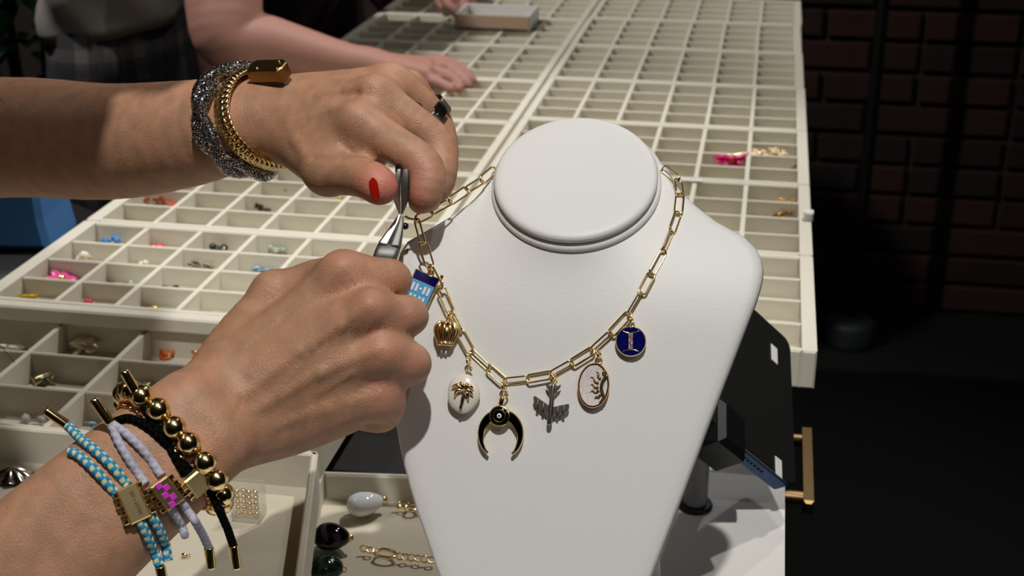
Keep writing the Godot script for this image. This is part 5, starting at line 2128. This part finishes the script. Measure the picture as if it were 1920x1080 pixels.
func shoppers() -> void:
	var keep := skin_spots
	skin_spots = []
	var pink := func(_q, _n): return Color(0.43, 0.215, 0.165)
	# --- the one in the grey T-shirt and plaid skirt, arm across the trays
	var base := ground(215, 60, 1.98, 0.0)
	var o := thing("person", "shopper in a grey T-shirt and dark plaid skirt reaching across the trays", "person", base)
	var m := M.new()
	var arm := limb([[400, -300, 1.82, 50], [412, -120, 1.80, 50], [420, 10, 1.79, 49], [432, 70, 1.79, 44], [500, 82, 1.80, 37], [570, 98, 1.81, 31], [640, 115, 1.82, 26], [694, 124, 1.83, 23]])
	var pal := [[0.001, -1.0, arm]]
	for q in [[112, 132, 806, 128, 1.86, 12], [124, 134, 812, 136, 1.845, 12], [136, 138, 806, 146, 1.83, 12]]:
		pal.push_back([0.001, 0.014, limb([[690, q[0] + 8, 1.835, 18], [740, q[1] - 6, q[4], 17], [q[2] - 10, q[3] - 6, q[4], 12]])])
	for q in [[[790, 120, 1.87, 11], [830, 116, 1.875, 9.5], [868, 134, 1.87, 8.5], [886, 152, 1.865, 7]], [[795, 128, 1.86, 11], [838, 126, 1.86, 9.5], [868, 146, 1.85, 8.5], [878, 160, 1.845, 7]], [[795, 138, 1.845, 11], [832, 140, 1.84, 9.5], [856, 156, 1.835, 8.5], [862, 166, 1.83, 7]], [[785, 144, 1.835, 10], [812, 152, 1.825, 8.5], [836, 162, 1.82, 7.5], [846, 168, 1.818, 6.5]], [[715, 142, 1.825, 14], [745, 156, 1.81, 10], [775, 164, 1.805, 8.5], [795, 168, 1.803, 7]]]:
		pal.push_back([0.001, 0.0035, limb(q)])
	body(m, pal, [], 0.0045, pink)
	var sh := P(400, -300, 1.82)
	var nb := Vector3(base.x - 0.02, sh.y + 0.05, base.z)
	var other := Vector3(nb.x, sh.y, nb.z - 0.17)
	var rest := head_of(nb + Vector3(0.05, 0.22, 0), Vector3.RIGHT)
	rest.push_back([other, other + Vector3(0.02, -0.28, 0.0), 0.046, 0.04])
	rest.push_back([other + Vector3(0.02, -0.28, 0), other + Vector3(0.12, -0.48, 0.0), 0.038, 0.026])
	rest.push_back([other + Vector3(0.12, -0.48, 0.0), other + Vector3(0.16, -0.56, 0.01), 0.03, 0.02])
	rest.append_array([[sh, other, 0.05, 0.05], [nb, base + Vector3(0, 0.95, 0), 0.06, 0.06], [base + Vector3(0, 0.95, 0), base + Vector3(0, 0.55, 0.09), 0.06, 0.05], [base + Vector3(0, 0.95, 0), base + Vector3(0, 0.55, -0.09), 0.06, 0.05]])
	for s in [-1.0, 1.0]:
		rest.push_back([base + Vector3(0, 0.55, s * 0.09), base + Vector3(0, 0.06, s * 0.09), 0.05, 0.036])
		rest.push_back([base + Vector3(-0.03, 0.04, s * 0.09), base + Vector3(0.14, 0.03, s * 0.1), 0.04, 0.03])
	body(m, [[0.02, -1.0, rest]], [], 0.009, pink)
	wpart("body", m, mats.skin, o)
	var w := P(226, 72, 1.98)
	var t := M.new()
	var top := nb + Vector3(0, -0.06, 0)
	body(t, [[0.05, -1.0, [[top + Vector3(0.01, -0.05, -0.06), top + Vector3(0.01, -0.05, 0.06), 0.09, 0.09], [sh, P(405, -190, 1.81), 0.066, 0.062], [other, other + Vector3(0.0, -0.14, 0), 0.066, 0.06]]]], [], 0.01, plain_white)
	var trows := []
	for i in 15:
		var u := i / 14.0
		var row := PackedVector3Array()
		for j in 64:
			var a := TAU * j / 64
			var fold := 0.006 * sin(a * 3.0 + u * 9.0) + 0.004 * sin(a * 7.0 - u * 14.0)
			var y0 := w.y - 0.006 + 0.012 * cos(a)
			row.push_back(Vector3(w.x + cos(a) * (0.090 - 0.006 * sin(PI * u) + fold), lerpf(y0 + 0.026, top.y - 0.02, u), w.z + sin(a) * (0.145 + fold)))
		trows.push_back(row)
	t.grid(trows, true)
	wpart("grey_t_shirt", t, mat("grey_jersey", Color(0.50, 0.48, 0.45), 0.95), o)
	var s := M.new()
	var rows := []
	for i in 9:
		var u := i / 8.0
		var row := PackedVector3Array()
		for j in 64:
			var a := TAU * j / 64
			var r := 1.0 + 0.035 * u * sin(a * 11)
			row.push_back(Vector3(w.x + cos(a) * (0.087 + 0.035 * u) * r + 0.002, w.y + 0.035 - u * 0.54, w.z + sin(a) * (0.142 + 0.05 * u) * r))
		rows.push_back(row)
	s.grid(rows, true)
	var pm := mat("plaid", Color.WHITE, 0.95)
	pm.albedo_texture = plaid()
	pm.uv1_triplanar = true
	pm.uv1_world_triplanar = true
	pm.uv1_scale = Vector3.ONE * 11.0
	wpart("plaid_skirt", s, pm, o)
	var hair := M.new()
	var hd := nb + Vector3(0.05, 0.22, 0)
	body(hair, [[0.02, -1.0, [[hd + Vector3(-0.025, 0.03, 0), hd + Vector3(0, 0.045, 0), 0.09, 0.085], [hd + Vector3(-0.07, -0.02, 0), hd + Vector3(-0.09, -0.18, 0), 0.06, 0.04]]]], [], 0.012, plain_white)
	wpart("brown_hair", hair, mats.dark_hair, o)
	# --- the one beyond, in a dark striped dress, fingers over a small box
	base = ground(640, 20, 2.36, 0.0)
	base.x = minf(base.x, -0.80)
	o = thing("person", "shopper in a dark striped dress standing beyond the grey T-shirt", "person", base)
	m = M.new()
	var hand := []
	for q in [[[760, -160, 2.30, 40], [800, -60, 2.30, 26], [838, -30, 2.29, 24], [852, -12, 2.285, 20]]]:
		hand.push_back([0.001, -1.0, limb(q)])
	for q in [[[826, -14, 2.29, 9], [824, 2, 2.285, 8.5], [830, 14, 2.28, 7]], [[848, -14, 2.285, 9.5], [850, 4, 2.275, 9], [858, 20, 2.27, 7.5]], [[868, -16, 2.285, 9.5], [874, 4, 2.275, 9], [876, 26, 2.27, 7.5]], [[878, -22, 2.29, 9], [888, -2, 2.285, 8], [886, 16, 2.28, 7]], [[836, -10, 2.27, 10], [842, 8, 2.255, 8.5], [856, 20, 2.25, 7]]]:
		hand.push_back([0.001, 0.006, limb(q)])
	body(m, hand, [], 0.005, pink)
	var sh2 := base + Vector3(0.05, 1.28, 0.12)
	rest = head_of(base + Vector3(0.08, 1.55, 0), Vector3.RIGHT)
	rest.push_back([sh2, P(760, -160, 2.30), 0.045, 0.04])
	rest.push_back([base + Vector3(0.05, 1.28, -0.12), base + Vector3(0.08, 1.0, -0.16), 0.045, 0.036])
	rest.push_back([base + Vector3(0.08, 1.0, -0.16), base + Vector3(0.2, 0.85, -0.16), 0.036, 0.026])
	rest.append_array([[sh2, base + Vector3(0.05, 1.28, -0.12), 0.05, 0.05], [base + Vector3(0.04, 1.32, 0), base + Vector3(0, 0.9, 0), 0.06, 0.06], [base + Vector3(0, 0.9, 0), base + Vector3(0, 0.5, 0.09), 0.06, 0.05], [base + Vector3(0, 0.9, 0), base + Vector3(0, 0.5, -0.09), 0.06, 0.05]])
	for q in [-1.0, 1.0]:
		rest.push_back([base + Vector3(0, 0.5, q * 0.09), base + Vector3(0, 0.06, q * 0.09), 0.05, 0.036])
		rest.push_back([base + Vector3(-0.03, 0.04, q * 0.09), base + Vector3(0.14, 0.03, q * 0.1), 0.04, 0.03])
	body(m, [[0.02, -1.0, rest]], [], 0.009, pink)
	wpart("body", m, mats.skin, o)
	t = M.new()
	rows = []
	for i in 12:
		var u := i / 11.0
		var row := PackedVector3Array()
		var rx: float = lerpf(0.10, 0.13, u) + (0.015 if i == 4 else 0.0)
		for j in 48:
			var a := TAU * j / 48
			var r := 1.0 + 0.05 * u * sin(a * 7 + 1.0)
			row.push_back(base + Vector3(cos(a) * rx * r, 1.36 - u * 0.9, sin(a) * (0.17 + 0.05 * u) * r))
		rows.push_back(row)
	t.grid(rows, true)
	var st := mat("striped_dress", Color.WHITE, 0.9)
	st.albedo_texture = stripes()
	st.uv1_triplanar = true
	st.uv1_world_triplanar = true
	st.uv1_scale = Vector3.ONE * 7.0
	wpart("striped_dress", t, st, o)
	hair = M.new()
	hd = base + Vector3(0.08, 1.55, 0)
	body(hair, [[0.02, -1.0, [[hd + Vector3(-0.025, 0.03, 0), hd + Vector3(0, 0.045, 0), 0.09, 0.085], [hd + Vector3(-0.07, -0.02, 0), hd + Vector3(-0.1, -0.25, 0), 0.06, 0.05]]]], [], 0.012, plain_white)
	wpart("dark_hair", hair, mats.dark_hair, o)
	skin_spots = keep
	# --- the white box the second shopper fingers
	var at := PY(922, 56, TRAY_TOP + 0.0005)
	o = thing("white_box", "shallow open white box lying on the far charm trays", "box", at)
	m = M.new()
	m.box(Vector3(0, 0.002, -0.045), Vector3(0.116, 0.004, 0.094), 0.001)
	part("floor_board", m, mats.white_paint, o)
	for q in [[0, 0.0, 0.120, 0.004], [0, -0.09, 0.120, 0.004], [-0.058, -0.045, 0.004, 0.088], [0.058, -0.045, 0.004, 0.088]]:
		m = M.new()
		m.box(Vector3(q[0], 0.0115, q[1]), Vector3(q[2], 0.023, q[3]), 0.001)
		part("side_wall", m, mat("kraft_side", Color(0.74, 0.64, 0.55), 0.85) if q[1] == 0.0 else mats.white_paint, o)
	# --- denim bag on a black stool at the left edge
	at = P(20, 474, 1.42)
	o = thing("denim_bag", "blue denim bag with double stitched hem at the left edge", "bag", at)
	m = M.new()
	var hgt := 0.066
	m.prism(PackedVector2Array([Vector2(-0.13, 0.002), Vector2(0.032, 0.0), Vector2(0.027, hgt * 0.5), Vector2(0.026, hgt), Vector2(-0.13, hgt)]), 0.09, Transform3D(Basis(Vector3.UP, 0.15), Vector3(0, 0, -0.05)), 0.006)
	var den := mat("denim", Color(0.30, 0.52, 0.76), 0.9)
	grain(den, noise_map(0.2, 6.0), 30.0, 0.5)
	part("denim_body", m, den, o)
	m = M.new()
	for q in [0.011, 0.016]:
		m.tube([Vector3(-0.125, q, 0.0135), Vector3(0.029, q - 0.001, -0.0095)], 0.0006, 6)
	m.tube([Vector3(0.002, 0.02, -0.0052), Vector3(0.004, hgt - 0.006, -0.0056)], 0.0005, 6)
	part("stitching", m, mat("stitch", Color(0.45, 0.60, 0.76), 0.9), o)
	m = M.new()
	m.box(Vector3(-0.052, hgt + 0.012, -0.05), Vector3(0.155, 0.026, 0.08), 0.006, Basis(Vector3.UP, 0.15))
	part("black_flap", m, mats.black, o)
	var sp := Vector3(at.x - 0.06, 0, at.z - 0.05)
	o = thing("bar_stool", "black bar stool under the denim bag at the left edge", "stool", sp)
	m = M.new()
	m.lathe([Vector2(0.001, at.y - 0.042), Vector2(0.125, at.y - 0.042), Vector2(0.135, at.y - 0.03), Vector2(0.135, at.y - 0.012), Vector2(0.12, at.y - 0.001), Vector2(0.001, at.y - 0.001)], Transform3D(), 40)
	part("seat", m, mats.black, o)
	for k in 4:
		var a := TAU * (k + 0.5) / 4
		m = M.new()
		m.tube([Vector3(cos(a) * 0.08, at.y - 0.03, sin(a) * 0.08), Vector3(cos(a) * 0.14, 0.0, sin(a) * 0.14)], 0.011, 10)
		part("leg", m, mats.black, o)
	m = M.new()
	m.tube(ring_pts(Vector3(0, 0.28, 0), 0.122, Vector3.UP, 32), 0.006, 8, true)
	part("foot_ring", m, mats.black, o)
	# --- leafy plant far left
	var rng := RandomNumberGenerator.new()
	rng.seed = 9
	var pc := ground(38, 70, 2.8, 0.0)
	pc.z = maxf(pc.z, -2.95)
	o = thing("potted_plant", "dark green leafy plant in a black pot behind the grey T-shirt", "plant", pc)
	m = M.new()
	m.lathe([Vector2(0.001, 0), Vector2(0.13, 0), Vector2(0.17, 0.30), Vector2(0.175, 0.32), Vector2(0.16, 0.32), Vector2(0.15, 0.28), Vector2(0.001, 0.28)], Transform3D(), 32)
	part("pot", m, mats.black, o)
	var greens := []
	for k in 3:
		var gm := mat("leaf_%d" % k, [Color(0.06, 0.22, 0.08), Color(0.09, 0.28, 0.14), Color(0.20, 0.32, 0.36)][k], 0.3)
		gm.backlight_enabled = true
		gm.backlight = Color(0.05, 0.12, 0.05)
		greens.push_back(gm)
	var leaf := M.new()
	rows = []
	for i in 9:
		var u := i / 8.0
		var wd := 0.036 * sin(PI * pow(u, 0.8)) + 0.0008
		rows.push_back(PackedVector3Array([Vector3(-wd, 0.012 - u * u * 0.05, u * 0.2), Vector3(-wd * 0.5, 0.004 - u * u * 0.05, u * 0.2), Vector3(0, -u * u * 0.05, u * 0.2), Vector3(wd * 0.5, 0.004 - u * u * 0.05, u * 0.2), Vector3(wd, 0.012 - u * u * 0.05, u * 0.2)]))
	leaf.grid(rows, false, false)
	var lm := leaf.mesh()
	for k in 5:
		var a := TAU * k / 5
		m = M.new()
		m.tube(smoothed([Vector3(0, 0.28, 0), Vector3(cos(a) * 0.05, 0.7, sin(a) * 0.05), Vector3(cos(a) * 0.1, 1.0 + 0.04 * k, sin(a) * 0.1)], 4), 0.008, 7)
		part("stem", m, greens[0], o)
	for k in 110:
		var a := rng.randf() * TAU
		var h := rng.randf_range(0.42, 1.15)
		var d := rng.randf_range(0.02, 0.15)
		part("leaf", lm, greens[[0, 1, 0, 2][rng.randi() % 4]], o, Transform3D(Basis(Vector3.UP, a) * Basis(Vector3.RIGHT, rng.randf_range(-0.6, 0.5)) * Basis.from_scale(Vector3.ONE * rng.randf_range(0.7, 1.25)), Vector3(sin(a) * d, h, cos(a) * d)))
